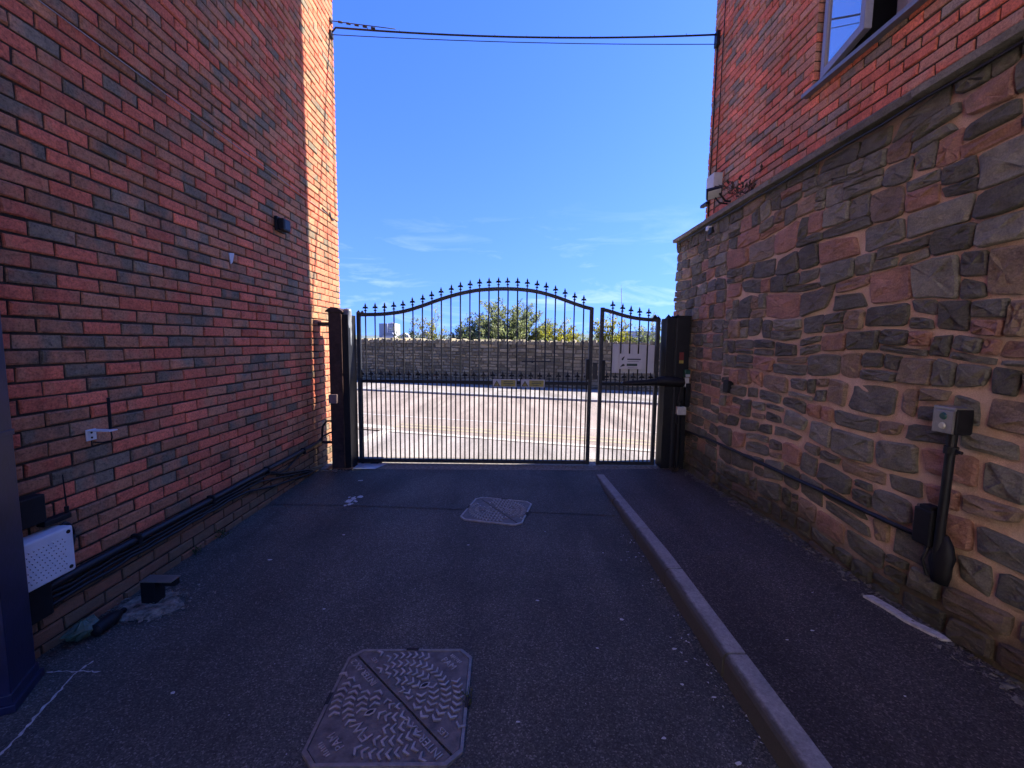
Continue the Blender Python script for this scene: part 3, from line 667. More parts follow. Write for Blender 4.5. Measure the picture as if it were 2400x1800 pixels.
g2 = gate_leaf('pedestrian_gate', 'narrow black metal gate leaf dipping towards the stone wall', TOP2, 1.115, 1.80, [1.245+0.1095*i for i in range(5)], [1.19+0.1095*i for i in range(6)], 0.042, None)
# lock boxes on the meeting stiles
m = MB(); m.bbox((0.93, GY-0.035, 1.09), (0.975, GY+0.03, 1.34), 0.004); m.build('lock_box', 'black_steel', g1)
m = MB(); m.bbox((1.125, GY-0.035, 1.08), (1.165, GY+0.03, 1.33), 0.004); m.build('lock_box', 'black_steel', g2)
m = MB(); m.bbox((1.012, GY-0.04, 1.10), (1.07, GY-0.03, 1.30), 0.003); m.build('lock_plate', 'grey_steel', g1)
m = MB(); m.tube([(0.14, GY-0.014, 1.300), (0.50, GY-0.014, 1.304)], 0.008, 8); m.tube([(0.27, GY-0.02, 1.30), (0.275, GY-0.02, 1.285)], 0.012, 8); m.build('cross_bolt', 'black_steel', g1)
# hinge shoe at the foot
m = MB(); m.bbox((-1.90, GY-0.05, 0.02), (-1.58, GY+0.04, 0.075), 0.004); m.bbox((-1.72, GY-0.055, 0.004), (-1.62, GY+0.04, 0.04), 0.004); m.tube([(-1.82, GY-0.03, 0.0), (-1.82, GY-0.03, 0.06)], 0.022, 10); m.build('hinge_shoe', 'black_steel', g1)
# spikes on the corners
def spikes(parent, xs, y, z):
    m = MB()
    for x in xs:
        s = U(0.02, 0.035); m.add([(x-s, y-s, z), (x+s, y-s, z), (x+s, y+s, z), (x-s, y+s, z), (x, y, z+s*1.6)], [(0, 1, 4), (1, 2, 4), (2, 3, 4), (3, 0, 4), (3, 2, 1, 0)])
    m.build('spikes', 'black_steel', parent)
spikes(g1, (-1.80, -1.845), GY, 1.862); spikes(g2, (1.76, 1.80), GY, 1.842)

gp = empty('gate_post', (-2.02, 5.13, 0), 'rusty brown steel gate post beside the sunlit brick corner', 'post')
m = MB(); m.bbox((-2.10, 5.04, 0.0), (-1.955, 5.20, 1.855), 0.006); m.build('post_box', 'rust_brown', gp)
m = MB(); m.prism([(-2.125, 1.855), (-1.93, 1.855), (-1.93, 1.868), (-1.99, 1.905), (-2.06, 1.912), (-2.125, 1.868)], 5.02, 5.22, lambda a, b, d: (a, d, b)); m.build('cap', 'rust_brown', gp)
m = MB(); m.bbox((-1.953, 5.05, 0.02), (-1.875, 5.30, 1.83), 0.005); m.build('hinge_plate', 'black_steel', gp)
m = MB(); m.box((-1.966, 5.026, 1.15), (-1.945, 5.052, 1.83)); m.box((-1.962, 5.028, 0.03), (-1.945, 5.052, 1.12)); m.build('angle_strip', 'rust_brown', gp)
m = MB(); m.bbox((-2.16, 5.0, 0.0), (-1.86, 5.24, 0.02), 0.004); m.build('base_plate', 'rust_brown', gp)
m = MB(); m.bbox((-2.24, 5.08, 1.70), (-2.08, 5.11, 1.74), 0.003); m.bbox((-2.24, 5.10, 0.30), (-2.08, 5.12, 0.33), 0.003); m.build('wall_bracket', 'rust_brown', gp)
o = MB().bbox((-2.10, 4.985, 0.80), (-2.005, 5.04, 0.905), 0.006).build('junction_box', 'pink_box'); tag(o, 'small pinkish junction box on the rusty brown gate post', 'box')
# draped plastic over the hinge
m = MB(); vs = []; fs = []; nu, nv = 9, 22
for j in range(nv):
    t = j/(nv-1); z = 1.872-t*0.62
    wdt = 0.045*(1-0.85*t**1.3)+0.006*math.sin(t*9)
    for i in range(nu):
        s = i/(nu-1); a = math.pi*(s-0.5)*1.15
        fold = 0.012*math.sin(s*11+t*5)+0.008*noise.noise(Vector((s*5, t*8, 2)))
        vs.append((-1.895+math.sin(a)*(wdt+fold)-0.015*t, 5.10-math.cos(a)*(0.055+fold)+0.02, z+0.02*math.sin(s*7+j)*(1 if j == nv-1 else 0)+0.03*math.sin(s*math.pi)*(1-t)))
for j in range(nv-1):
    for i in range(nu-1): fs.append((j*nu+i, j*nu+i+1, (j+1)*nu+i+1, (j+1)*nu+i))
m.add(vs, fs); o = m.build('plastic_sheet', 'bag_plastic', smooth=True); tag(o, 'torn grey plastic sheet hanging over the gate hinge post', 'plastic sheet')
md = o.modifiers.new('thick', 'SOLIDIFY'); md.thickness = 0.002

rp = empty('gate_post', (1.97, 5.22, 0), 'tall black steel gate post against the end of the stone wall', 'post')
m = MB(); m.bbox((1.845, 5.14, 0.03), (1.955, 5.34, 1.84), 0.006); m.build('post_box', 'black_steel', rp)
m = MB(); m.bbox((1.962, 5.12, 0.03), (2.115, 5.33, 1.855), 0.006); m.build('post_box', 'black_steel', rp)
m = MB(); m.box((1.948, 5.118, 0.03), (1.966, 5.142, 1.84)); m.build('angle_strip', 'grey_steel', rp)
m = MB(); m.box((1.93, 5.11, 1.855), (2.13, 5.34, 1.868)); m.build('cap', 'black_steel', rp)
spikes(rp, (1.88, 1.925, 1.99, 2.06), 5.2, 1.84)
m = MB(); m.tube([(2.02, 5.10, 0.03), (2.02, 5.10, 0.86)], 0.03, 10); m.build('duct', 'black_plastic', rp)
for nm, a, b_, mt_, lb_ in (('sticker', (2.0, 5.112, 1.35), (2.05, 5.119, 1.44), 'print_red', ''),):
    plain('print_red', (0.16, 0.02, 0.015), 0.6); MB().box(a, b_).build(nm, mt_, rp); MB().box((2.0, 5.112, 1.31), (2.05, 5.118, 1.345), None).build(nm, 'yellow_print', rp)
cp = empty('call_point', (2.10, 5.06, 1.10), 'small green and white release unit on the black gate post', 'call point')
MB().bbox((2.055, 5.06, 1.15), (2.118, 5.12, 1.24), 0.006).build('housing', 'button_green', cp); MB().bbox((2.062, 5.052, 1.155), (2.112, 5.062, 1.185), 0.003).build('label_plate', 'sign_white', cp); MB().bbox((2.06, 5.06, 1.03), (2.11, 5.12, 1.145), 0.008).build('lower_box', 'offwhite_plastic', cp)
o = MB().bbox((1.985, 5.06, 0.70), (2.095, 5.12, 0.80), 0.012).build('control_box', 'offwhite_plastic'); tag(o, 'pale round-cornered box with a grey cable on the black gate post', 'box')
m = MB(); m.tube([(2.0, 5.08, 0.79), (1.985, 5.06, 0.85), (2.0, 5.07, 0.95), (2.03, 5.09, 1.05)], 0.006, 6); m.tube([(1.99, 5.08, 0.71), (1.97, 5.06, 0.62), (2.0, 5.07, 0.58)], 0.006, 6); o = m.build('cable', 'grey_steel', smooth=True); tag(o, 'thin grey cable curling from the pale box on the black post', 'cable')
ac = empty('gate_closer', (1.75, 5.2, 1.02), 'black gate opener arm reaching from the post across the narrow gate', 'gate opener')
m = MB(); m.tube([(1.36, 5.20, 1.055), (1.38, 5.20, 1.055), (1.5, 5.19, 1.062), (1.65, 5.18, 1.07), (1.78, 5.17, 1.085)], [0.014, 0.026, 0.033, 0.038, 0.045], 12); m.build('arm', 'black_plastic', ac, smooth=True, angle=50)
m = MB(); m.tube([(1.76, 5.165, 1.085), (1.80, 5.16, 1.09), (1.9, 5.14, 1.095), (2.05, 5.10, 1.085), (2.10, 5.10, 1.08)], [0.048, 0.06, 0.064, 0.055, 0.02], 12); m.build('motor_housing', 'black_plastic', ac, smooth=True, angle=50)
m = MB(); m.tube([(1.375, 5.18, 1.055), (1.375, 5.33, 1.05)], 0.012, 8); m.build('arm_bracket', 'black_steel', ac)
m = MB(); m.bbox((2.07, 5.05, 0.8), (2.125, 5.11, 1.08), 0.008); m.build('wall_mount', 'black_plastic', ac)
# signs on the gates
def warning_sign(x0, label):
    s = empty('warning_sign', (x0+0.145, GY-0.03, 0.985), label, 'sign')
    MB().bbox((x0, GY-0.030, 0.985), (x0+0.29, GY-0.0205, 1.082), 0.003).build('plate', 'sign_white', s)
    y_ = GY-0.0325
    MB().box((x0+0.10, y_, 0.995), (x0+0.278, y_+0.002, 1.072)).build('yellow_panel', 'yellow_print', s)
    fq = lambda u, v, d: (u, d, v)
    MB().prism([(x0+0.008, 0.997), (x0+0.088, 0.997), (x0+0.048, 1.068)], y_, y_+0.002, fq).build('triangle', 'print_dark', s)
    MB().prism([(x0+0.022, 1.004), (x0+0.074, 1.004), (x0+0.048, 1.051)], y_-0.0015, y_+0.001, fq).build('triangle_field', 'yellow_print', s)
    m = MB(); m.prism([(x0+0.045, 1.016), (x0+0.051, 1.016), (x0+0.053, 1.038), (x0+0.043, 1.038)], y_-0.003, y_, fq); m.box((x0+0.045, y_-0.003, 1.008), (x0+0.051, y_, 1.013)); m.build('exclamation_mark', 'print_dark', s)
    m = MB(); m.box((x0+0.135, y_-0.0015, 1.05), (x0+0.245, y_+0.001, 1.058)); m.box((x0+0.13, y_-0.0015, 1.028), (x0+0.25, y_+0.001, 1.037)); m.box((x0+0.15, y_-0.0015, 1.006), (x0+0.225, y_+0.001, 1.013)); m.build('print_lines', 'print_green', s)
warning_sign(-0.208, 'yellow and white warning sign on the middle of the gate rail, further from the lock')
warning_sign(0.138, 'yellow and white warning sign on the gate rail, next to the lock stile')
o = MB().bbox((0.098, GY-0.028, 1.068), (0.122, GY-0.0195, 1.084), 0.004).build('rail_stud', 'white_plastic'); tag(o, 'small round white stud between the two yellow warning signs', 'stud')
m = MB(); vs = []; fs = []; nu = 14
for i in range(nu+1):
    x = 1.25+0.545*i/nu; yy = GY+0.03+0.004*math.sin(i*1.9)
    vs += [(x, yy, 1.172), (x, yy, 1.532-0.012*(i/nu)), (x, yy+0.006, 1.532-0.012*(i/nu)), (x, yy+0.006, 1.172)]
for i in range(nu):
    for k in range(4): fs.append((i*4+k, i*4+(k+1) % 4, i*4+4+(k+1) % 4, i*4+4+k))
fs += [(3, 2, 1, 0), (nu*4, nu*4+1, nu*4+2, nu*4+3)]
m.add(vs, fs); o = m.build('sign_board', 'panel_back', smooth=False); tag(o, 'large blank pale sign board seen from behind on the narrow gate', 'sign')
s = empty('notice_plate', (1.48, GY-0.012, 1.224), 'small white notice with dark print bands on the narrow gate', 'sign')
MB().bbox((1.337, GY-0.018, 1.224), (1.622, GY-0.0095, 1.412), 0.003).build('plate', 'panel_back', s)
m = MB(); m.box((1.435, GY-0.0195, 1.338), (1.60, GY-0.017, 1.352)); m.build('print_band', 'print_dark', s)
m = MB(); m.box((1.43, GY-0.0195, 1.262), (1.56, GY-0.017, 1.292)); m.build('print_band', 'print_green', s)
m = MB(); m.prism([(1.365, 1.35), (1.39, 1.375), (1.405, 1.38), (1.395, 1.36), (1.385, 1.335), (1.37, 1.33)], GY-0.0195, GY-0.017, lambda a, b, d: (a, d, b)); m.prism([(1.35, 1.25), (1.40, 1.262), (1.41, 1.275), (1.385, 1.29), (1.37, 1.275)], GY-0.0195, GY-0.017, lambda a, b, d: (a, d, b)); m.build('pictogram', 'print_dark', s)
MB().box((1.44, GY-0.0195, 1.315), (1.58, GY-0.017, 1.319)).build('print_line', 'grey_steel', s); MB().box((1.445, GY-0.0195, 1.238), (1.565, GY-0.017, 1.242)).build('print_line', 'grey_steel', s)
# pale steel base plate by the hinge and rubble at the post foot
m = MB(); m.prism([(-1.93, 5.05), (-1.60, 5.05), (-1.50, 5.30), (-1.86, 5.33)], 0.006, 0.013, lambda u, v, d: (u, v, d)); o = m.build('hinge_base_plate', 'steel_plate'); tag(o, 'pale steel ground plate under the gate hinge', 'steel plate')

# ------------------------------------------------------------------ drain covers
def drain_cover(x, y, rot, size, label, letters):
    g = empty('drain_cover', (x, y, 0), label, 'drain cover'); h = size/2; M = Matrix.Translation((x, y, 0)) @ Matrix.Rotation(rot, 4, 'Z')
    def T(a, b, z): return M @ Vector((a, b, z))
    c = 0.055
    oct_ = [(-h+c, -h), (h-c, -h), (h, -h+c), (h, h-c), (h-c, h), (-h+c, h), (-h, h-c), (-h, -h+c)]
    def ring(s): return [(a*s, b*s) for a, b in oct_]
    m = MB(); vs = []; fs = []
    for s_, z in ((1.0, 0.0), (0.998, 0.011), (0.955, 0.012), (0.95, 0.006)): vs += [T(a, b, z) for a, b in ring(s_)]
    for r in range(3):
        for k in range(8): fs.append((r*8+k, r*8+(k+1) % 8, r*8+8+(k+1) % 8, r*8+8+k))
    m.add(vs, fs); m.build('frame', 'cast_iron_rim' if letters else 'cast_iron_worn', g)
    # two triangular plates either side of the diagonal seam, and the seam groove itself
    q = ring(0.945); e = 0.005
    def clip(poly, sg):
        out = []
        d = lambda p: sg*(p[0]+p[1])/math.sqrt(2)-e
        for i in range(len(poly)):
            p, r = poly[i], poly[(i+1) % len(poly)]; dp, dr = d(p), d(r)
            if dp >= 0: out.append(p)
            if dp*dr < 0: t = dp/(dp-dr); out.append((p[0]+(r[0]-p[0])*t, p[1]+(r[1]-p[1])*t))
        return out
    for sg in (1, -1): MB().prism(clip(q, sg), 0.001, 0.0085, T).build('plate', 'cast_iron', g)
    # concentric chevrons
    m = MB()
    for ri, rr in enumerate([0.045, 0.097, 0.150, 0.203, 0.256, 0.309, 0.362]):
        r_ = rr*size/0.6; nn = max(6, int(2*math.pi*r_/0.031))
        for k in range(nn):
            an = 2*math.pi*(k+0.5*(ri % 2))/nn; ca, sa = math.cos(an), math.sin(an); px_, py_ = r_*ca, r_*sa
            lim = h*0.925
            if abs(px_) > lim or abs(py_) > lim or abs(px_)+abs(py_) > 2*h-0.12: continue
            if abs(px_+py_)/1.414 < 0.020: continue
            # keep clear of the lettering along the seam ends and in the corners
            along = (px_-py_)/1.414; off = (px_+py_)/1.414
            if abs(along) > 0.22 and abs(off) < 0.075: continue
            if abs(off) > 0.24 and abs(along) < 0.10: continue
            if along < -0.13 and -0.085 < off < 0: continue
            if abs(off) > 0.33: continue
            if letters and math.hypot(px_+0.105, py_+0.155) < 0.062: continue
            if any(math.hypot(px_-q_[0], py_-q_[1]) < 0.030 for q_ in ((0.10, 0.07), (-0.10, -0.07))): continue
            s1 = 0.0215 if ri else 0.016; w_ = 0.0056; bnd = 0.012
            pol = [(-s1, bnd), (0, -0.002), (s1, bnd), (s1, bnd-2*w_*0.75), (0, -0.002-2*w_), (-s1, bnd-2*w_*0.75)]
            # radial direction is local u, tangential is local v
            def F(u, v, d, ca=ca, sa=sa, px_=px_, py_=py_): return T(px_+ca*u-sa*v, py_+sa*u+ca*v, d)
            m.prism(pol, 0.008, 0.0145, F)
    m.build('tread_pattern', 'cast_iron_worn', g)
    for (a, b) in ((0.10, 0.07), (-0.10, -0.07)):
        pol = [(-0.03, 0), (-0.012, 0.014), (0.012, 0.014), (0.03, 0), (0.012, -0.014), (-0.012, -0.014)]
        def F(u, v, d, a=a, b=b): return T(a+(u+v)/1.414, b+(u-v)/1.414*0.8, d)
        MB().prism(pol, 0.008, 0.0125, F).build('keyhole_rim', 'cast_iron_worn', g)
        MB().prism([(u*0.66, v*0.6) for u, v in pol], 0.009, 0.0132, F).build('keyhole', 'room_dark', g)
    for (a, b, w, d_) in ((0, h*0.985, 0.03, 0.008), (-h*0.985, 0.0, 0.008, 0.03), (h*0.985, -0.02, 0.008, 0.03)):
        m = MB(); m.box((a-w/1, b-d_/1, 0.006), (a+w/1, b+d_/1, 0.0135), None, M); m.build('lifting_slot', 'room_dark', g)
    def txt(body, s, a, b, ang): text_part('lettering', body, s, 0.0022, M @ Matrix.Translation((a, b, 0.010)) @ Matrix.Rotation(ang, 4, 'Z'), 'cast_iron_worn', g)
    if letters:
        dg = -math.pi/4
        UL = math.pi*0.75
        txt('INTER AX 2', 0.046, 0.135, -0.185, UL); txt('INTER AX 2', 0.040, -0.195, 0.150, UL)
        txt('LES', 0.034, 0.215, -0.165, UL); txt('LES', 0.028, -0.165, 0.225, UL)
        txt('PAM', 0.046, 0.190, 0.200, math.pi*1.75); txt('PAM', 0.046, -0.190, -0.200, UL)
        txt('FW', 0.070, -0.105, -0.155, UL)
        for sg in (1, -1):
            m = MB()
            for k in range(7):
                u = (k-3)*0.011; a, b = sg*0.222+u*0.707, sg*0.232-u*0.707
                m.box((-0.0025, -0.008-0.004*(k % 2), 0.008), (0.0025, 0.008, 0.012), None, M @ Matrix.Translation((a, b, 0)) @ Matrix.Rotation(-math.pi/4, 4, 'Z'))
            m.build('bridge_emblem', 'cast_iron_worn', g)
    return g
drain_cover(-0.462, 1.722, math.radians(1.0), 0.60, 'large cast iron drain cover with chevron tread and INTER AX 2 lettering', True)
drain_cover(-0.10, 3.83, math.radians(-13), 0.56, 'cast iron drain cover with worn bright rim, set askew nearer the gate', False)

# ------------------------------------------------------------------ left wall fittings
WX = LX+0.004
def path3(xo, pts): return [(LX+xo, y, z) for y, z in pts]
cd = empty('conduit', (LX+0.03, 3.5, 0.33), 'black cable conduit clipped along the brick wall above the driveway', 'conduit')
m = MB(); m.tube(path3(0.026, [(1.95, 0.325), (2.14, 0.333), (3.08, 0.336), (3.96, 0.343), (4.80, 0.341), (5.03, 0.350)]), 0.021, 10); m.build('pipe', 'black_cable', cd, smooth=True, angle=50)
for y_ in (2.5, 3.15, 3.9, 4.6): 
    m = MB(); m.bbox((LX+0.001, y_-0.012, 0.306), (LX+0.053, y_+0.012, 0.368), 0.006); m.build('clip', 'black_plastic', cd)
def wob(y0, y1, z0, z1, n, amp, sd): return [(y0+(y1-y0)*i/n, z0+(z1-z0)*i/n+amp*noise.noise(Vector((i*0.7, sd, 0)))) for i in range(n+1)]
for k, (z0, z1, r, lb_) in enumerate(((0.285, 0.300, 0.011, 'black cable running just under the conduit on the brick wall'), (0.262, 0.272, 0.009, 'middle black cable of the bundle on the brick wall'), (0.236, 0.250, 0.010, 'lowest straight black cable of the bundle on the brick wall'))):
    m = MB(); m.tube(path3(0.016+0.004*k, wob(1.95, (3.75, 3.6, 3.35)[k], z0, z1, 22, 0.014, k*3.1)+[((3.95, 3.8, 3.6)[k], z1-0.01), ((4.2, 4.2, 4.0)[k], 0.21-0.03*k), (4.75, 0.085-0.02*k), (5.05, 0.05)]), r, 7); o = m.build('wall_cable', 'black_cable', smooth=True); tag(o, lb_, 'cable')
m = MB(); m.tube(path3(0.02, [(3.9, 0.32), (4.1, 0.25), (4.25, 0.24), (4.5, 0.30), (4.7, 0.33)]), 0.009, 7); o = m.build('cable_loop', 'black_cable', smooth=True); tag(o, 'short black cable sagging below the conduit near the sunlit corner', 'cable')
m = MB(); m.tube([(LX+0.03, 4.98, 0.36), (LX+0.05, 5.05, 0.40), (-2.13, 5.06, 0.44), (-2.09, 5.07, 0.45)], 0.011, 7); m.tube([(LX+0.04, 5.03, 0.35), (LX+0.05, 5.05, 0.52), (LX+0.09, 5.06, 0.58), (-2.09, 5.08, 0.58)], 0.012, 7); o = m.build('cable_tail', 'black_cable', smooth=True); tag(o, 'black cable bending from the conduit end into the rusty post', 'cable')
# white perforated box between the blue column and the cables
bx = empty('louvre_box', (LX+0.045, 1.95, 0.39), 'white plastic box with rows of small dots beside the blue column', 'box')
BFX = -2.155
m = MB(); m.bbox((LX+0.004, 1.80, 0.385), (BFX, 2.075, 0.612), 0.010); m.build('housing', 'white_plastic', bx)
m = MB(); dk = MB()
for i in range(9):
    for j in range(9):
        y_ = 1.85+i*0.021+(0.0105 if j % 2 else 0); z_ = 0.42+j*0.0185
        if y_ > 2.045: continue
        m.add([(BFX-0.001, y_+0.0055*math.cos(a), z_+0.0055*math.sin(a)) for a in [k*math.pi/3 for k in range(6)]]+[(BFX+0.0045, y_, z_)], [(k, (k+1) % 6, 6) for k in range(6)])
        dk.add([(BFX+0.0006, y_+0.003*math.cos(a)+0.002, z_-0.006+0.003*math.sin(a)) for a in [k*math.pi/3 for k in range(6)]], [tuple(range(6))])
m.build('dot_grid', 'white_plastic', bx); dk.build('hole_grid', 'grey_steel', bx)
for y_, z_ in ((1.822, 0.588), (2.05, 0.588), (2.05, 0.41), (1.822, 0.41)):
    m = MB(); m.tube([(BFX-0.004, y_, z_), (BFX+0.0025, y_, z_)], 0.0095, 10); m.build('screw', 'black_plastic', bx)
o = MB().bbox((LX+0.003, 1.84, 0.20), (LX+0.05, 2.0, 0.384), 0.01).build('cable_box', 'black_plastic'); tag(o, 'black box under the white perforated box', 'box')
o = MB().bbox((LX+0.003, 1.84, 0.665), (LX+0.06, 1.995, 0.80), 0.006).build('meter_box', 'black_plastic'); tag(o, 'black rectangular box on the wall above the white perforated box', 'box')
m = MB()
for k in range(3):
    r_ = 0.055+0.006*k; m.tube([(LX+0.02+0.012*k, 2.085+r_*0.55*math.cos(a), 0.54+r_*1.1*math.sin(a)) for a in [i*2*math.pi/18 for i in range(19)]], 0.009, 6)
o = m.build('cable_coil', 'black_cable', smooth=True); tag(o, 'coil of black cable hanging behind the white perforated box', 'cable')
a2 = empty('aerial', (LX+0.03, 2.03, 0.66), 'thin black whip aerial standing above the white perforated box', 'aerial')
m = MB(); m.tube([(LX+0.03, 2.115, 0.685), (LX+0.03, 2.11, 0.855)], [0.004, 0.0025], 6); m.build('whip', 'black_plastic', a2)
m = MB(); m.tube([(LX+0.03, 2.115, 0.655), (LX+0.03, 2.115, 0.69)], 0.009, 8); m.bbox((LX+0.002, 1.995, 0.630), (LX+0.045, 2.125, 0.658), 0.006); m.build('base', 'black_plastic', a2)
a1 = empty('aerial', (LX+0.05, 2.40, 1.0), 'black stub aerial on a white wall bracket', 'aerial')
AX = LX+0.10
m = MB(); m.tube([(AX, 2.31, 1.045), (AX, 2.31, 1.215)], 0.0075, 8); m.build('rod', 'black_plastic', a1)
m = MB(); m.bbox((LX+0.001, 2.27, 0.985), (LX+0.008, 2.325, 1.045), 0.002); m.bbox((LX+0.002, 2.275, 1.036), (LX+0.125, 2.325, 1.042), 0.002); m.build('bracket', 'white_plastic', a1)
m = MB(); 
for z_ in (1.0, 1.027): m.tube([(LX+0.005, 2.297, z_), (LX+0.010, 2.297, z_)], 0.006, 8)
m.build('screw', 'black_plastic', a1)
m = MB(); m.tube([(AX, 2.31, 1.04), (AX, 2.315, 1.0), (AX-0.02, 2.33, 0.975), (LX+0.03, 2.33, 0.965), (LX+0.01, 2.30, 0.975)], 0.0035, 6); m.build('lead', 'black_cable', a1, smooth=True)
s = empty('wall_sensor', (LX+0.05, 4.33, 2.57), 'small black box sensor high on the brick wall near the shadow edge', 'sensor')
MB().bbox((LX+0.002, 4.235, 2.565), (LX+0.03, 4.40, 2.70), 0.005).build('back_plate', 'black_plastic', s); MB().bbox((LX+0.028, 4.25, 2.575), (LX+0.085, 4.385, 2.685), 0.01).build('housing', 'black_plastic', s)
MB().box((LX+0.086, 4.27, 2.59), (LX+0.088, 4.365, 2.67)).build('lens', 'black_steel', s)
m = MB(); m.prism([(3.535, 2.215), (3.60, 2.225), (3.575, 2.15), (3.55, 2.13)], LX+0.002, LX+0.008, lambda a, b, d: (d, a, b)); o = m.build('plastic_tag', 'sign_white'); tag(o, 'scrap of torn white plastic stuck high on the brick wall', 'scrap')
m = MB(); m.tube(path3(0.007, [(0.5, 3.14), (1.5, 3.13), (2.2, 3.115), (3.2, 3.10), (4.2, 3.085), (5.0, 3.065), (5.55, 3.06)]), 0.0028, 6); o = m.build('wall_wire', 'white_cable', smooth=True); tag(o, 'thin pale wire tacked level along the upper brick wall', 'wire')
m = MB(); m.tube(path3(0.010, [(5.52, 3.10), (5.54, 3.05), (5.58, 3.03), (5.66, 3.05)]), 0.010, 6); m.tube(path3(0.010, [(5.30, 3.09), (5.52, 3.055)]), 0.006, 6); o = m.build('wire_clamp', 'grey_steel', smooth=True); tag(o, 'metal wire clamp on the sunlit brick corner', 'clamp')
m = MB(); m.tube(path3(0.009, [(5.73, 5.30), (5.72, 4.9), (5.70, 4.2), (5.70, 3.6), (5.69, 3.1)]), 0.003, 6); o = m.build('corner_cable', 'black_cable', smooth=True); tag(o, 'thin dark cable dropping down the sunlit brick corner', 'cable')
m = MB(); m.tube(path3(0.009, [(5.48, 4.3), (5.46, 3.5), (5.44, 2.8), (5.43, 2.1)]), 0.002, 6); o = m.build('corner_wire', 'black_cable', smooth=True); tag(o, 'hair thin wire down the sunlit brick strip', 'wire')
# blue steel column at the frame's edge
bc = empty('steel_column', (-2.15, 1.73, 0), 'dark blue painted square steel column at the foot of the brick wall', 'column')
CM = Matrix.Translation((-2.12, 1.83, 0)) @ Matrix.Rotation(math.radians(-155+180), 4, 'Z')
# local: x axis points away from the alley face, y runs back towards the camera
ca = Vector((-2.12, 1.83, 0)); cbv = Vector((-2.035, 1.655, 0)); ed = (cbv-ca).normalized(); nn = Vector((ed.y, -ed.x, 0))
if nn.x > 0: nn = -nn
CM = Matrix(((nn.x, ed.x, 0, ca.x), (nn.y, ed.y, 0, ca.y), (0, 0, 1, 0), (0, 0, 0, 1)))
MB().bbox((0, 0, 0), (0.125, 0.195, 2.9), 0.006, CM).build('shaft', 'blue_paint', bc)
MB().bbox((-0.018, -0.018, 0), (0.125, 0.213, 0.035), 0.004, CM).build('base_plate', 'blue_paint', bc); MB().bbox((-0.006, -0.006, 0.03), (0.125, 0.201, 0.075), 0.004, CM).build('collar', 'blue_paint', bc); MB().bbox((-0.004, -0.004, 1.12), (0.125, 0.199, 1.145), 0.003, CM).build('band', 'blue_paint', bc)
# sawn-off steel post in a broken concrete patch
sb = empty('post_stub', (-2.06, 2.39, 0), 'short dark sawn-off steel angle post with a pale top', 'post')
MB().bbox((-2.10, 2.36, -0.01), (-2.015, 2.43, 0.145), 0.004).build('upright', 'black_steel', sb)
MB().bbox((-2.017, 2.39, 0.105), (-1.925, 2.43, 0.146), 0.004).build('arm', 'black_steel', sb)
MB().bbox((-2.102, 2.358, 0.144), (-1.922, 2.435, 0.151), 0.002).build('top_plate', 'brushed_steel', sb)
m = MB(); vs = [(-2.06, 2.36, 0.018)]; ringn = 22
for rr, zz_ in ((0.4, 0.016), (0.75, 0.022), (1.0, 0.003)):
    for k in range(ringn):
        a = 2*math.pi*k/ringn; q = rr*(1+0.28*noise.noise(Vector((math.cos(a)*1.6, math.sin(a)*1.6, 4.0)))+U(-0.07, 0.07))
        vs.append((max(LX+0.005, -2.06+0.17*q*math.cos(a)), 2.36+0.13*q*math.sin(a)*1.15, zz_+U(-0.003, 0.008)*(rr < 1)))
fs = [(0, 1+k, 1+(k+1) % ringn) for k in range(ringn)]
for r in range(2):
    for k in range(ringn): b = (k+1) % ringn; fs.append((1+r*ringn+k, 1+(r+1)*ringn+k, 1+(r+1)*ringn+b, 1+r*ringn+b))
m.add(vs, fs); o = m.build('concrete_patch', 'concrete'); tag(o, 'broken concrete collar around the sawn-off post', 'concrete patch')
# rubbish between stub and column
m = MB(); vs = []; nu = 12
for j in range(6):
    for i in range(nu):
        a = 2*math.pi*i/nu; t = j/5; r_ = 0.075*math.sin(math.pi*(0.12+0.80*t))*(1+0.35*noise.noise(Vector((math.cos(a)*2, math.sin(a)*2, t*4))))
        vs.append((max(LX+0.004, -2.175+r_*math.cos(a)*0.8), 2.10+r_*math.sin(a)*1.1, 0.003+0.085*t*(1+0.3*noise.noise(Vector((a, t*3, 7))))))
fs = [(j*nu+i, j*nu+(i+1) % nu, (j+1)*nu+(i+1) % nu, (j+1)*nu+i) for j in range(5) for i in range(nu)]+[tuple(range(nu))[::-1], tuple(5*nu+i for i in range(nu))]
m.add(vs, fs); o = m.build('crumpled_bag', 'rubbish_green'); tag(o, 'crumpled mossy green plastic bag at the foot of the brick wall', 'bag')
bt = empty('bottle', (-2.10, 2.18, 0), 'dirty dark plastic bottle lying beside the crumpled green bag', 'bottle')
m = MB(); m.tube([(-2.115, 2.09, 0.035), (-2.115, 2.10, 0.035), (-2.12, 2.20, 0.034), (-2.125, 2.235, 0.033), (-2.128, 2.26, 0.03)], [0.02, 0.033, 0.033, 0.026, 0.014], 12); m.build('body', 'black_plastic', bt, smooth=True, angle=50)
m = MB(); m.tube([(-2.128, 2.26, 0.03), (-2.13, 2.285, 0.03)], 0.015, 10); m.build('cap', 'black_plastic', bt)
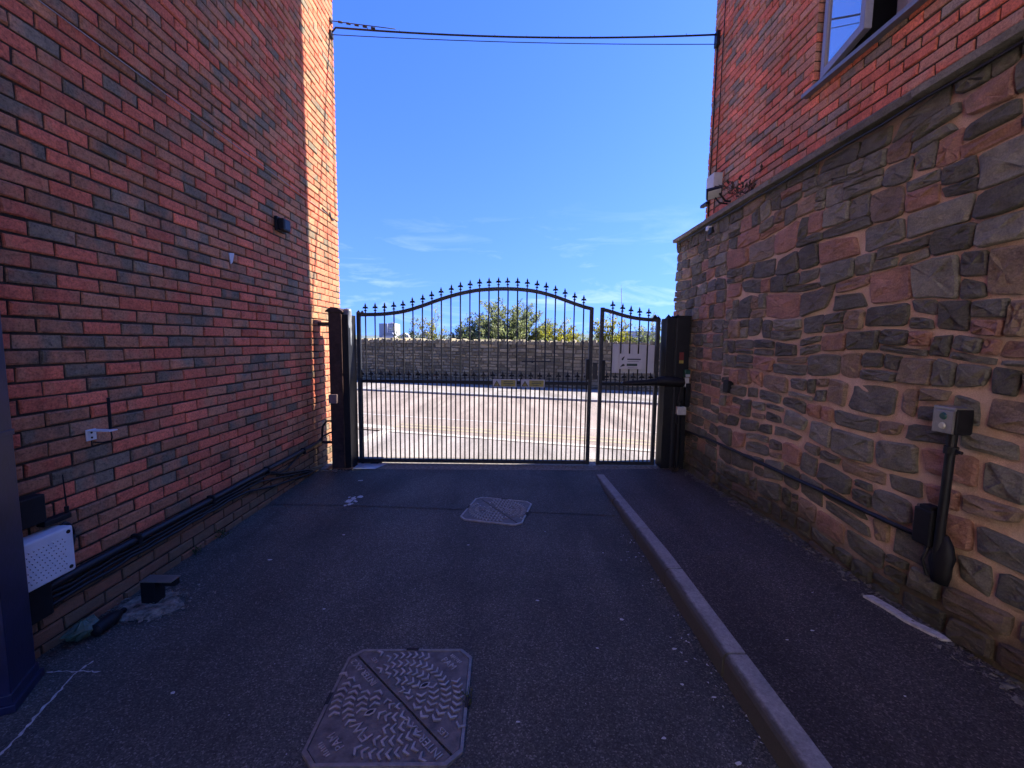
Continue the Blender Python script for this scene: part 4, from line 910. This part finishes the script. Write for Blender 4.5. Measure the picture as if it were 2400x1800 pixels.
# cracks scratched into the asphalt, filled with pale grit
m = MB()
def crack(pts, w):
    vs = []; fs = []; P = [Vector((x, y, 0)) for x, y in pts]; Q = []
    for a, b in zip(P, P[1:]):
        for k in range(8): q = a.lerp(b, k/8); Q.append(q+Vector((U(-0.005, 0.005), U(-0.005, 0.005), 0)))
    Q.append(P[-1])
    for i, q in enumerate(Q):
        t = (Q[min(i+1, len(Q)-1)]-Q[max(i-1, 0)]).normalized(); nrm = Vector((-t.y, t.x, 0)); ww = w*U(0.15, 1.0)*(0.4 if i in (0, len(Q)-1) else 1)
        vs += [q+nrm*ww+Vector((0, 0, 0.0035)), q-nrm*ww+Vector((0, 0, 0.0035))]
    for i in range(len(Q)-1): fs.append((2*i, 2*i+1, 2*i+3, 2*i+2))
    m.add(vs, fs)
crack([(-1.97, 1.93), (-1.975, 1.86), (-1.93, 1.70), (-1.88, 1.55), (-1.86, 1.45)], 0.0075); crack([(-2.11, 1.862), (-1.98, 1.865), (-1.87, 1.868)], 0.005)
o = m.build('ground_crack', 'pale_paint'); tag(o, kind='structure')

# ------------------------------------------------------------------ right wall fittings
m = MB()
def drape(ya, yb, z, n, sag=0.012): return [(SX-0.055, ya+(yb-ya)*i/n, z+sag*noise.noise(Vector((i*0.9, 8, 1)))) for i in range(n+1)]
m.tube([(SX-0.026, y_, z_) for y_, z_ in [(5.10, 0.50), (4.6, 0.535), (4.0, 0.55), (3.4, 0.555), (2.8, 0.565), (2.3, 0.57), (2.08, 0.575)]], 0.014, 8); o = m.build('conduit', 'black_cable', smooth=True); tag(o, 'black conduit along the lower stone wall towards the button post', 'conduit')
m = MB(); m.tube([(SX-0.03, 5.6-i*0.25, 2.805+0.012*noise.noise(Vector((i*0.8, 3, 1)))) for i in range(22)], 0.008, 6); o = m.build('wall_cable', 'black_cable', smooth=True); tag(o, 'black cable slung under the top slabs of the stone wall', 'cable')
s = empty('wall_camera', (SX-0.04, 4.75, 2.74), 'tiny white and black fitting under the stone coping', 'fitting')
MB().bbox((SX-0.06, 4.72, 2.745), (SX-0.005, 4.78, 2.79), 0.008).build('body', 'white_plastic', s); MB().bbox((SX-0.05, 4.66, 2.70), (SX-0.005, 4.74, 2.765), 0.006).build('bracket', 'black_plastic', s)
o = MB().bbox((SX-0.045, 4.13, 1.075), (SX+0.01, 4.23, 1.19), 0.006).build('black_wall_box', 'black_plastic'); tag(o, 'small black box fixed halfway up the rubble stone wall', 'box')
bpnt = empty('button_post', (2.09, 2.0, 0.14), 'black pole holding a metal push button unit against the stone wall', 'push button')
PX = 2.085
m = MB(); m.tube([(PX, 2.005, 0.50), (PX, 2.0, 0.80), (PX, 1.995, 1.14)], 0.019, 10); m.build('pole', 'black_steel', bpnt, smooth=True, angle=50)
m = MB(); m.tube([(PX, 1.996, 1.04), (PX, 1.995, 1.075)], 0.027, 10); m.tube([(PX, 1.975, 1.055), (PX, 1.945, 1.055)], 0.008, 8); m.build('collar', 'black_steel', bpnt)
m = MB(); m.bbox((2.055, 1.955, 1.135), (2.135, 2.055, 1.255), 0.006); m.build('housing', 'black_steel', bpnt)
m = MB(); m.bbox((2.050, 1.96, 1.245), (2.14, 2.065, 1.262), 0.004); m.bbox((2.052, 2.048, 1.135), (2.06, 2.066, 1.255), 0.002); m.build('hood', 'brushed_steel', bpnt)
m = MB(); m.bbox((2.044, 1.962, 1.138), (2.056, 2.048, 1.245), 0.003); m.build('face_plate', 'brushed_steel', bpnt)
m = MB(); m.tube([(2.046, 2.008, 1.218), (2.038, 2.008, 1.218)], [0.019, 0.014], 12); m.build('green_button', 'button_green', bpnt)
m = MB(); m.tube([(2.046, 2.008, 1.172), (2.037, 2.008, 1.172)], [0.017, 0.013], 12); m.build('white_button', 'button_white', bpnt)
m = MB(); m.bbox((2.06, 2.03, 0.56), (SX+0.005, 2.12, 0.74), 0.008); m.bbox((2.065, 2.04, 0.73), (2.12, 2.10, 0.76), 0.006); m.build('junction_box', 'black_plastic', bpnt)
m = MB(); vs = []
for j in range(6):
    t = j/5
    for i in range(10):
        a = 2*math.pi*i/10; r_ = 0.05*math.sin(math.pi*(0.2+0.7*t))*(1+0.4*noise.noise(Vector((math.cos(a)*2, math.sin(a)*2, t*5+3))))+0.006
        vs.append((2.10+0.6*r_*math.cos(a), 1.995+1.0*r_*math.sin(a), 0.40+0.24*t))
fs = [(j*10+i, j*10+(i+1) % 10, (j+1)*10+(i+1) % 10, (j+1)*10+i) for j in range(5) for i in range(10)]+[tuple(range(10))[::-1], tuple(50+i for i in range(10))]
m.add(vs, fs); m.build('cable_boot', 'black_plastic', bpnt, smooth=True)
m = MB(); m.tube([(2.09, 2.05, 0.57), (2.08, 2.07, 0.48), (2.09, 2.05, 0.41), (2.11, 2.02, 0.40)], 0.008, 6); m.build('cable', 'black_cable', bpnt, smooth=True)
# pale edging strip let into the path at the wall foot
m = MB(); m.prism([(2.00, 2.30), (2.055, 2.30), (2.075, 2.20), (2.085, 2.07), (2.12, 1.99), (2.13, 1.93), (2.085, 1.94), (2.035, 2.08), (2.022, 2.2)], 0.10, 0.148, lambda u, v, d: (u, v, d)); o = m.build('edging_strip', 'pale_paint'); tag(o, 'pale broken edging strip let into the path below the button post', 'edging')
# cabinet, floodlight and pipes on the brick corner
o = MB().bbox((BX-0.10, 5.36, 3.40), (BX+0.01, 5.56, 3.58), 0.008).build('junction_box', 'offwhite_plastic'); tag(o, 'pale square box on the brick corner above the floodlight', 'box')
fl = empty('floodlight', (BX-0.1, 5.2, 3.2), 'small black floodlight with a pale glass tilted below the pale corner box', 'floodlight')
FM = Matrix.Translation((BX-0.16, 5.20, 3.285)) @ Matrix.Rotation(math.radians(-38), 4, 'X') @ Matrix.Rotation(math.radians(-20), 4, 'Z')
MB().bbox((-0.085, -0.07, -0.02), (0.085, 0.07, 0.02), 0.006, FM).build('housing', 'black_steel', fl)
MB().bbox((-0.07, -0.055, -0.027), (0.07, 0.055, -0.018), 0.003, FM).build('glass', 'lamp_glass', fl)
m = MB(); m.tube([(BX-0.16, 5.26, 3.30), (BX-0.10, 5.18, 3.17), (BX-0.01, 5.18, 3.16)], 0.011, 6); m.tube([(BX-0.13, 5.13, 3.26), (BX-0.06, 5.12, 3.17), (BX+0.005, 5.12, 3.17)], 0.011, 6); m.build('bracket', 'black_steel', fl)
for y_, r_, lb_ in ((5.655, 0.009, 'dark vertical pipe nearest the edge of the brick corner'), (5.50, 0.006, 'dark vertical cable a little in from the brick corner edge')):
    m = MB(); m.tube([(BX-0.014, y_, 3.15), (BX-0.014, y_, 5.25 if y_ > 5.6 else 9.0)], r_, 8); o = m.build('corner_pipe', 'black_cable', smooth=True); tag(o, lb_, 'pipe')
o = MB().bbox((BX-0.05, 5.65, 3.30), (BX+0.0, 5.83, 3.335), 0.004).build('corner_bracket', 'black_steel'); tag(o, 'small black bracket jutting from the brick corner edge', 'bracket')
# overhead cables
def span(a, b, sag, n=24): return [tuple(Vector(a).lerp(Vector(b), i/n)-Vector((0, 0, sag*4*(i/n)*(1-i/n)))) for i in range(n+1)]
A, B = (LX+0.01, 5.70, 5.27), (BX-0.01, 5.66, 5.30)
m = MB(); P = span((LX+0.07, 5.70, 5.335), B, 0.07); m.tube([A]+P, 0.0105, 8)
for k in range(11):
    q = Vector(P[2+2*k]); m.tube([q+Vector((0, 0, 0.008)), q+Vector((0.003, 0, 0.028))], 0.003, 5)
o = m.build('overhead_cable', 'black_cable', smooth=True); tag(o, 'thick black cable strung high across the alley', 'cable')
m = MB(); m.tube(span((LX+0.01, 5.70, 5.255), (BX-0.01, 5.66, 5.19), 0.035), 0.0045, 6); o = m.build('overhead_cable', 'black_cable', smooth=True); tag(o, 'thin black cable just below the thick one across the alley', 'cable')
m = MB(); m.tube([(LX+0.005, 5.71, 5.42), (LX+0.25, 5.70, 5.385), (LX+0.5, 5.70, 5.36), (LX+0.8, 5.70, 5.33)], 0.005, 6)
for k in range(5): m.tube([(LX+0.10+0.1*k, 5.705, 5.405-0.016*k), (LX+0.15+0.1*k, 5.705, 5.398-0.016*k)], 0.012, 6)
o = m.build('strain_wire', 'grey_steel', smooth=True); tag(o, 'short beaded strain wire tying the overhead cable to the sunlit brick corner', 'wire')
m = MB(); m.bbox((LX-0.005, 5.66, 5.22), (LX+0.03, 5.74, 5.29), 0.006); m.bbox((LX-0.005, 5.68, 5.40), (LX+0.02, 5.74, 5.44), 0.004); o = m.build('cable_anchor', 'grey_steel'); tag(o, 'grey cable anchor at the top of the sunlit brick corner', 'bracket')
m = MB(); m.bbox((BX-0.04, 5.62, 5.16), (BX+0.005, 5.70, 5.33), 0.006); o = m.build('cable_anchor', 'black_steel'); tag(o, 'black cable anchor on the shaded brick corner opposite', 'bracket')

# ------------------------------------------------------------------ plants
def leaf(m, p, d, L, W, c):
    d = d.normalized(); s = d.cross(Vector((U(-0.4, 0.4), U(-0.4, 0.4), 1))).normalized(); n_ = s.cross(d)
    m.add([p, p+d*L*0.45+s*W-n_*W*0.25, p+d*L, p+d*L*0.45-s*W-n_*W*0.25], [(0, 1, 2), (0, 2, 3)], c)
def shrub(name, x, y, z0, wid, hgt, nb, nl, L, W, mt, label, group, seed, cat='shrub'):
    g = empty(name, (x, y, z0), label, cat, group); rg = random.Random(seed)
    cr_ = MB(); tr = MB()
    for b in range(nb):
        az = rg.uniform(0, 2*math.pi); sp_ = math.sqrt(rg.random()); top = Vector((x+wid/2*sp_*math.cos(az), y+wid*0.35*sp_*math.sin(az), z0+hgt*(1-0.55*sp_**1.7)*rg.uniform(0.72, 1.04)))
        root = Vector((x+wid*0.10*sp_*math.cos(az), y+wid*0.08*sp_*math.sin(az), z0)); mid = root.lerp(top, 0.55)+Vector((0, 0, 0.12*hgt))
        tip = top+Vector((math.cos(az), 0.4*math.sin(az), rg.uniform(-0.15, 0.35)))*rg.uniform(0.15, 0.38)*min(1, hgt)
        P = []
        for i in range(9):
            t = i/8; P.append((root*(1-t)**3+mid*3*t*(1-t)**2+top*3*t*t*(1-t)+tip*t**3))
        tr.tube(P[::2], [0.018, 0.013, 0.009, 0.006, 0.003], 5, caps=False)
        tone = rg.random()
        for k in range(nl):
            t = 0.22+0.78*(k+rg.random())/nl; i = min(7, int(t*8)); q = P[i].lerp(P[i+1], t*8-i); ax = (P[i+1]-P[i]).normalized()
            dr = Vector((rg.uniform(-1, 1), rg.uniform(-1, 1), rg.uniform(-0.5, 0.8)))
            dr = (dr.normalized()*0.8+ax*0.7)
            q2 = q+Vector((rg.gauss(0, 0.05), rg.gauss(0, 0.05), rg.gauss(0, 0.04)))*min(1, hgt)
            leaf(cr_, q2, dr, L*rg.uniform(0.6, 1.25)*(1-0.35*t), W*rg.uniform(0.7, 1.2), (min(1, max(0, tone*0.6+rg.uniform(0, 0.4))), rg.random(), rg.random()))
    tr.build('stem', 'bark', g); cr_.build('foliage', mt, g); return g
FWN = 7.60                                               # wall face, metres across the street from the near kerb
def behind(a, d): q = K0+SU*a+SN*(FWN+0.5+d); return q.x, q.y
bx_, by_ = behind(-2.0, 1.0); GZ = 0.2
def at_px(xp, d):                                        # plan position on the far verge seen in the direction of a plan bearing
    best = None
    k = (xp-1197)/FPX
    y_ = 15.0
    for _ in range(20):
        x_ = k*y_; a = (Vector((x_, y_, 0))-K0).dot(SU); q = K0+SU*a+SN*(FWN+0.5+d); y_ = q.y; x_ = k*y_
    return x_, y_
x_, y_ = at_px(1195, 1.6); shrub('bush', x_, y_, GZ, 4.3, 2.95, 260, 72, 0.17, 0.030, 'leaf_grey_green', 'big grey-green bush rising behind the middle of the far wall', 'bushes behind the far wall', 1)
x_, y_ = at_px(1310, 1.4); shrub('bush', x_, y_, GZ, 2.2, 2.1, 110, 60, 0.15, 0.028, 'leaf_yellow_green', 'low yellow-green bush at the right flank of the big bush', 'bushes behind the far wall', 2)
x_, y_ = at_px(1105, 1.2); shrub('bush', x_, y_, GZ, 1.7, 2.15, 90, 60, 0.15, 0.028, 'leaf_grey_green', 'low bush at the left flank of the big bush', 'bushes behind the far wall', 3)
x_, y_ = at_px(1015, 1.0); shrub('bush', x_, y_, GZ, 1.3, 2.45, 34, 44, 0.15, 0.026, 'leaf_yellow_green', 'sparse tall sprout behind the far wall, left of the bushes', 'bushes behind the far wall', 4)
x_, y_ = at_px(965, 1.0); shrub('bush', x_, y_, GZ, 1.3, 2.25, 34, 44, 0.15, 0.026, 'leaf_grey_green', 'thin sprout behind the far wall next to the tower block', 'bushes behind the far wall', 5)
x_, y_ = at_px(1430, 1.0); shrub('bush', x_, y_, GZ, 1.8, 2.35, 90, 56, 0.15, 0.028, 'leaf_yellow_green', 'bright yellow-green bush behind the wall above the sign board', 'bushes behind the far wall', 6)
x_, y_ = at_px(1525, 1.0); shrub('bush', x_, y_, GZ, 1.5, 2.3, 60, 50, 0.15, 0.026, 'leaf_grey_green', 'small bush behind the wall beside the black gate post', 'bushes behind the far wall', 7)
def weed(name, x, y, z, h, n, mt, label, seed, wallx=None, cat='weed'):
    rg = random.Random(seed); m = MB()
    for k in range(n):
        a = rg.uniform(0, 2*math.pi); d = Vector((math.cos(a), math.sin(a), rg.uniform(0.4, 1.6))).normalized()
        p0 = Vector((x+rg.uniform(-h, h)*0.25, y+rg.uniform(-h, h)*0.4, z)); p1 = p0+d*h*rg.uniform(0.5, 1)
        if wallx is not None: p1.x = max(p1.x, wallx+0.004) if wallx < 0 else min(p1.x, wallx-0.004)
        m.tube([p0, p0.lerp(p1, 0.5)+Vector((0, 0, h*0.06)), p1], [0.002, 0.0016, 0.001], 3, caps=False)
        for t in (0.35, 0.6, 0.85, 1.0): leaf(m, p0.lerp(p1, t), d+Vector((rg.uniform(-1, 1), rg.uniform(-1, 1), rg.uniform(-0.3, 0.6))), h*rg.uniform(0.16, 0.3), h*0.06, (rg.random(), rg.random(), rg.random()))
    o = m.build(name, mt); tag(o, label, cat); return o
weed('weed', -2.225, 3.25, 0.0, 0.09, 9, 'leaf_weed', 'small weed at the brick wall foot, nearer the gate', 11, LX)
weed('weed', -2.225, 2.98, 0.0, 0.07, 8, 'leaf_weed', 'tiny weed at the brick wall foot beside the post stub', 12, LX)
weed('weed', -0.155, 1.72, 0.0, 0.05, 9, 'leaf_weed', 'tuft of weed at the edge of the large drain cover', 13)
weed('weed', 1.95, 5.0, 0.02, 0.10, 16, 'leaf_dry', 'dry weeds at the foot of the black gate post', 14)
weed('wall_plant', BX-0.06, 4.75, 3.10, 0.26, 22, 'leaf_dry', 'withered plant growing from the coping under the brickwork', 15, BX)

# ------------------------------------------------------------------ litter and grit
spots = [(-1.62, 4.62), (-1.52, 3.98), (0.64, 2.28), (-0.30, 3.15), (0.18, 2.45), (-1.66, 2.9), (0.46, 2.05), (-1.30, 3.30), (0.85, 2.05), (0.80, 1.82), (0.91, 1.75), (0.05, 1.62), (0.62, 1.55), (0.86, 1.45), (-1.45, 1.75), (-1.05, 2.35), (0.30, 3.4), (0.70, 3.05), (0.95, 2.70)]
LABD = 'small pale scrap of litter lying on the driveway asphalt'
def scrap(x, y, z, s, label, group):
    m = MB(); a = U(0, 6.28); n_ = 6; vs = []
    for lay in (0.0015, 0.0015+s*0.18):
        for k in range(n_): an = 2*math.pi*k/n_+a; r_ = s*(0.6+0.6*((k*37+int(x*100)) % 5)/5); vs.append((x+r_*math.cos(an), y+0.55*r_*math.sin(an), z+lay+U(0, s*0.12)))
    fs = [tuple(range(n_))[::-1], tuple(range(n_, 2*n_))]+[(k, (k+1) % n_, n_+(k+1) % n_, n_+k) for k in range(n_)]
    m.add(vs, fs); o = m.build('litter_scrap', 'scrap_paper'); tag(o, label, 'litter', group)
for i, (x, y) in enumerate(spots): scrap(x, y, 0.004 if y > 3.74 else 0.0, U(0.008, 0.016) if i not in (0, 1) else 0.03, LABD, 'litter scraps on the driveway')
for (x, y) in [(1.52, 2.02), (1.75, 2.35), (1.62, 1.62), (1.95, 2.75), (1.9, 3.1), (1.35, 1.95), (1.7, 4.3), (1.85, 3.7)]: scrap(x, y, 0.126 if y < 2.8 else kz(y)+0.008, U(0.006, 0.011), 'small pale scrap of litter lying on the raised path', 'litter scraps on the path')
m = MB()                                                   # bird mess splash near the gate
for k in range(14):
    x, y, r_ = -1.50+U(-0.06, 0.06), 4.0+U(-0.14, 0.14), U(0.008, 0.03); m.add([(x+r_*math.cos(a)*U(0.7, 1.2), y+r_*1.4*math.sin(a)*U(0.7, 1.2), 0.0065+0.0002*k) for a in [i*math.pi/4 for i in range(8)]], [tuple(range(8))])
o = m.build('paint_splash', 'scrap_paper'); tag(o, 'whitish splash on the asphalt near the gate', 'stain')
def crumbs(name, n, f, smin, smax, mt):
    m = MB()
    for k in range(n):
        x, y, z = f(); s_ = U(smin, smax); q = [Vector((U(-1, 1), U(-1, 1), U(0.0, 0.8))) for _ in range(4)]
        m.add([Vector((x, y, z))+v*s_ for v in q], [(0, 1, 2), (0, 1, 3), (1, 2, 3), (0, 2, 3)])
    o = m.build(name, mt); tag(o, {'kerb_chaff': 'pale chaff and seed husks scattered in the gutter by the kerb', 'kerb_grit': 'loose brown grit and leaf bits gathered along the kerb', 'wall_foot_dirt': 'dark soil and leaf crumbs along the stone wall foot', 'brick_foot_dirt': 'soil crumbs along the foot of the brick wall', 'collar_rubble': 'broken concrete crumbs around the sawn-off post', 'post_rubble': 'small stones and soil heaped at the rusty post foot'}[name], 'debris', kind='stuff')
crumbs('kerb_chaff', 90, lambda: (1.0-abs(RNG.gauss(0, 0.09)), U(1.1, 3.4), 0.002), 0.004, 0.011, 'scrap_paper')
crumbs('kerb_grit', 1300, lambda: (1.0-abs(RNG.gauss(0, 0.06)), U(0.9, 4.3), 0.001), 0.003, 0.010, 'dry_dirt')
crumbs('wall_foot_dirt', 1500, lambda: (lambda y: (SX+0.0-abs(RNG.gauss(0, 0.05)), y, kz(y)+0.013))(U(0.5, 5.0)), 0.006, 0.024, 'dry_dirt')
crumbs('brick_foot_dirt', 600, lambda: (LX+abs(RNG.gauss(0, 0.04)), U(1.2, 4.95), 0.001), 0.004, 0.013, 'dry_dirt')
crumbs('collar_rubble', 420, lambda: (max(LX+0.01, -2.02+RNG.gauss(0, 0.09)), 2.36+RNG.gauss(0, 0.09), 0.012), 0.005, 0.020, 'concrete')
crumbs('post_rubble', 300, lambda: (-2.05+RNG.gauss(0, 0.10), 5.0+RNG.gauss(0, 0.05), 0.004), 0.006, 0.022, 'concrete')

# ------------------------------------------------------------------ far wall, hills, town
fw_ = empty('far_stone_wall', tuple(K0+SN*(FWN+0.2)), 'long low brown rubble wall across the street with upright coping stones', 'wall')
def FWf(u, v, d): q = K0+SU*u+SN*(FWN-d); return (q.x, q.y, v)
m = MB(); m.prism([st(-16, FWN+0.015), st(13, FWN+0.015), st(13, FWN+0.45), st(-16, FWN+0.45)], 0.0, 1.50, lambda u, v, d: (u, v, d)); m.build('core', 'mortar_far' if 'mortar_far' in MATS else 'mortar_dark', fw_)
mortar_material('mortar_far', (0.10, 0.085, 0.065), (0.16, 0.135, 0.10), 3); bpy.data.objects['core'].data.materials[0] = MATS['mortar_far']
m = MB()
for c_ in rubble(-16, 13, 0.08, 1.46, 0.07, 0.14, 0.16, 0.42, 21):
    sp_ = stone_piece(c_, 0.018, 0.6, 8, FWf, 0.035)
    if sp_: m.add(*sp_)
tag(m.build('stonework', 'far_stone', fw_, smooth=True, angle=40), kind='stuff')
u_ = -9.0; n_ = 0
while u_ < 8.0:
    w = U(0.07, 0.16); h_ = U(0.10, 0.19); m = MB()
    m.prism([(u_+0.006, 1.45), (u_+w, 1.45), (u_+w-U(0, 0.02), 1.45+h_*U(0.8, 1)), (u_+w*0.5, 1.45+h_), (u_+0.006+U(0, 0.02), 1.45+h_*U(0.75, 1))], -0.44+U(0, 0.05), 0.03+U(0, 0.03), FWf)
    m.build('coping_stone', 'far_stone', fw_); u_ += w
    n_ += 1
m = MB(); vs = []; fs = []; nx = 90                           # distant wooded ridge as real terrain
for i in range(nx+1):
    x = -900+1800*i/nx; h1 = 15+9*noise.noise(Vector((x*0.004, 1, 0)))+4*noise.noise(Vector((x*0.02, 5, 0)))+7*(1 if x > 100 else 0)*min(1, (x-100)/150 if x > 100 else 0)
    vs += [(x, 780, -2), (x, 900, max(1, h1*0.8)), (x, 1050, max(2, h1)), (x, 1300, -2)]
for i in range(nx):
    for k in range(3): fs.append((i*4+k, i*4+k+1, i*4+k+5, i*4+k+4))
m.add(vs, fs); o = m.build('hills', 'hill_green', smooth=True); tag(o, kind='structure')
tb = empty('tower_block', (-86, 305, -0.06), 'pale distant tower block with rows of windows above the far wall', 'building')
MB().box((-90.2, 300, -0.06), (-84.5, 316, 13.0)).build('side_wing', 'tower_side', tb); MB().box((-84.45, 301, -0.06), (-79.9, 316, 13.2)).build('front_wing', 'tower_pale', tb); MB().box((-83.5, 304, 13.2), (-81.5, 308, 13.9)).build('roof_plant', 'tower_pale', tb)
for f_ in range(8):
    for k in range(4): m = MB(); m.box((-84.1+k*1.05, 300.9, 1.2+f_*1.5), (-83.4+k*1.05, 301.05, 2.1+f_*1.5)); m.build('window', 'tower_window', tb)
h = empty('low_building', (-78, 295, -0.06), 'low grey-roofed building at the foot of the tower block', 'building')
MB().box((-85, 290, -0.06), (-77.5, 297, 4.6)).build('wall', 'tower_pale', h); MB().prism([(-85.3, 4.6), (-77.2, 4.6), (-78.5, 6.6), (-84, 6.6)], 289.7, 297.3, lambda a, b, d: (a, d, b)).build('roof', 'roof_grey', h)
h = empty('low_building', (-72, 300, -0.06), 'small cream gabled house right of the tower block', 'building')
MB().box((-76.5, 300, -0.06), (-70.0, 308, 4.8)).build('wall', 'tower_pale', h); MB().prism([(-76.8, 4.8), (-69.7, 4.8), (-73.2, 6.8)], 299.7, 308.3, lambda a, b, d: (a, d, b)).build('roof', 'tower_pale', h)
h = empty('low_building', (-59, 300, -0.06), 'cream gabled house showing between the wall sprouts', 'building')
MB().box((-62, 300, -0.06), (-55.5, 308, 6.0)).build('wall', 'tower_pale', h); MB().prism([(-62.3, 6.0), (-55.2, 6.0), (-58.7, 8.0)], 299.7, 308.3, lambda a, b, d: (a, d, b)).build('roof', 'tower_pale', h)
h = empty('low_building', (88, 300, -0.06), 'long pale flat-roofed shed beyond the yellow-green bush', 'building')
MB().box((79, 300, -0.06), (100, 312, 9.4)).build('wall', 'tower_pale', h); MB().box((78.6, 299.6, 9.4), (100.4, 312.4, 9.9)).build('roof', 'roof_grey', h)
ma = empty('radio_mast', (77.5, 300, -0.06), 'hair thin distant mast against the sky above the narrow gate', 'mast')
m = MB()
for dx, dy in ((-0.35, 0), (0.35, 0), (0, 0.5)): m.tube([(77.5+dx, 300+dy, -0.06), (75.3+dx*0.3, 300+dy*0.3, 38.5)], 0.09, 4)
m.build('lattice', 'roof_grey', ma); MB().tube([(75.3, 300, 38.3), (75.1, 300, 41)], 0.07, 4).build('tip', 'roof_grey', ma)
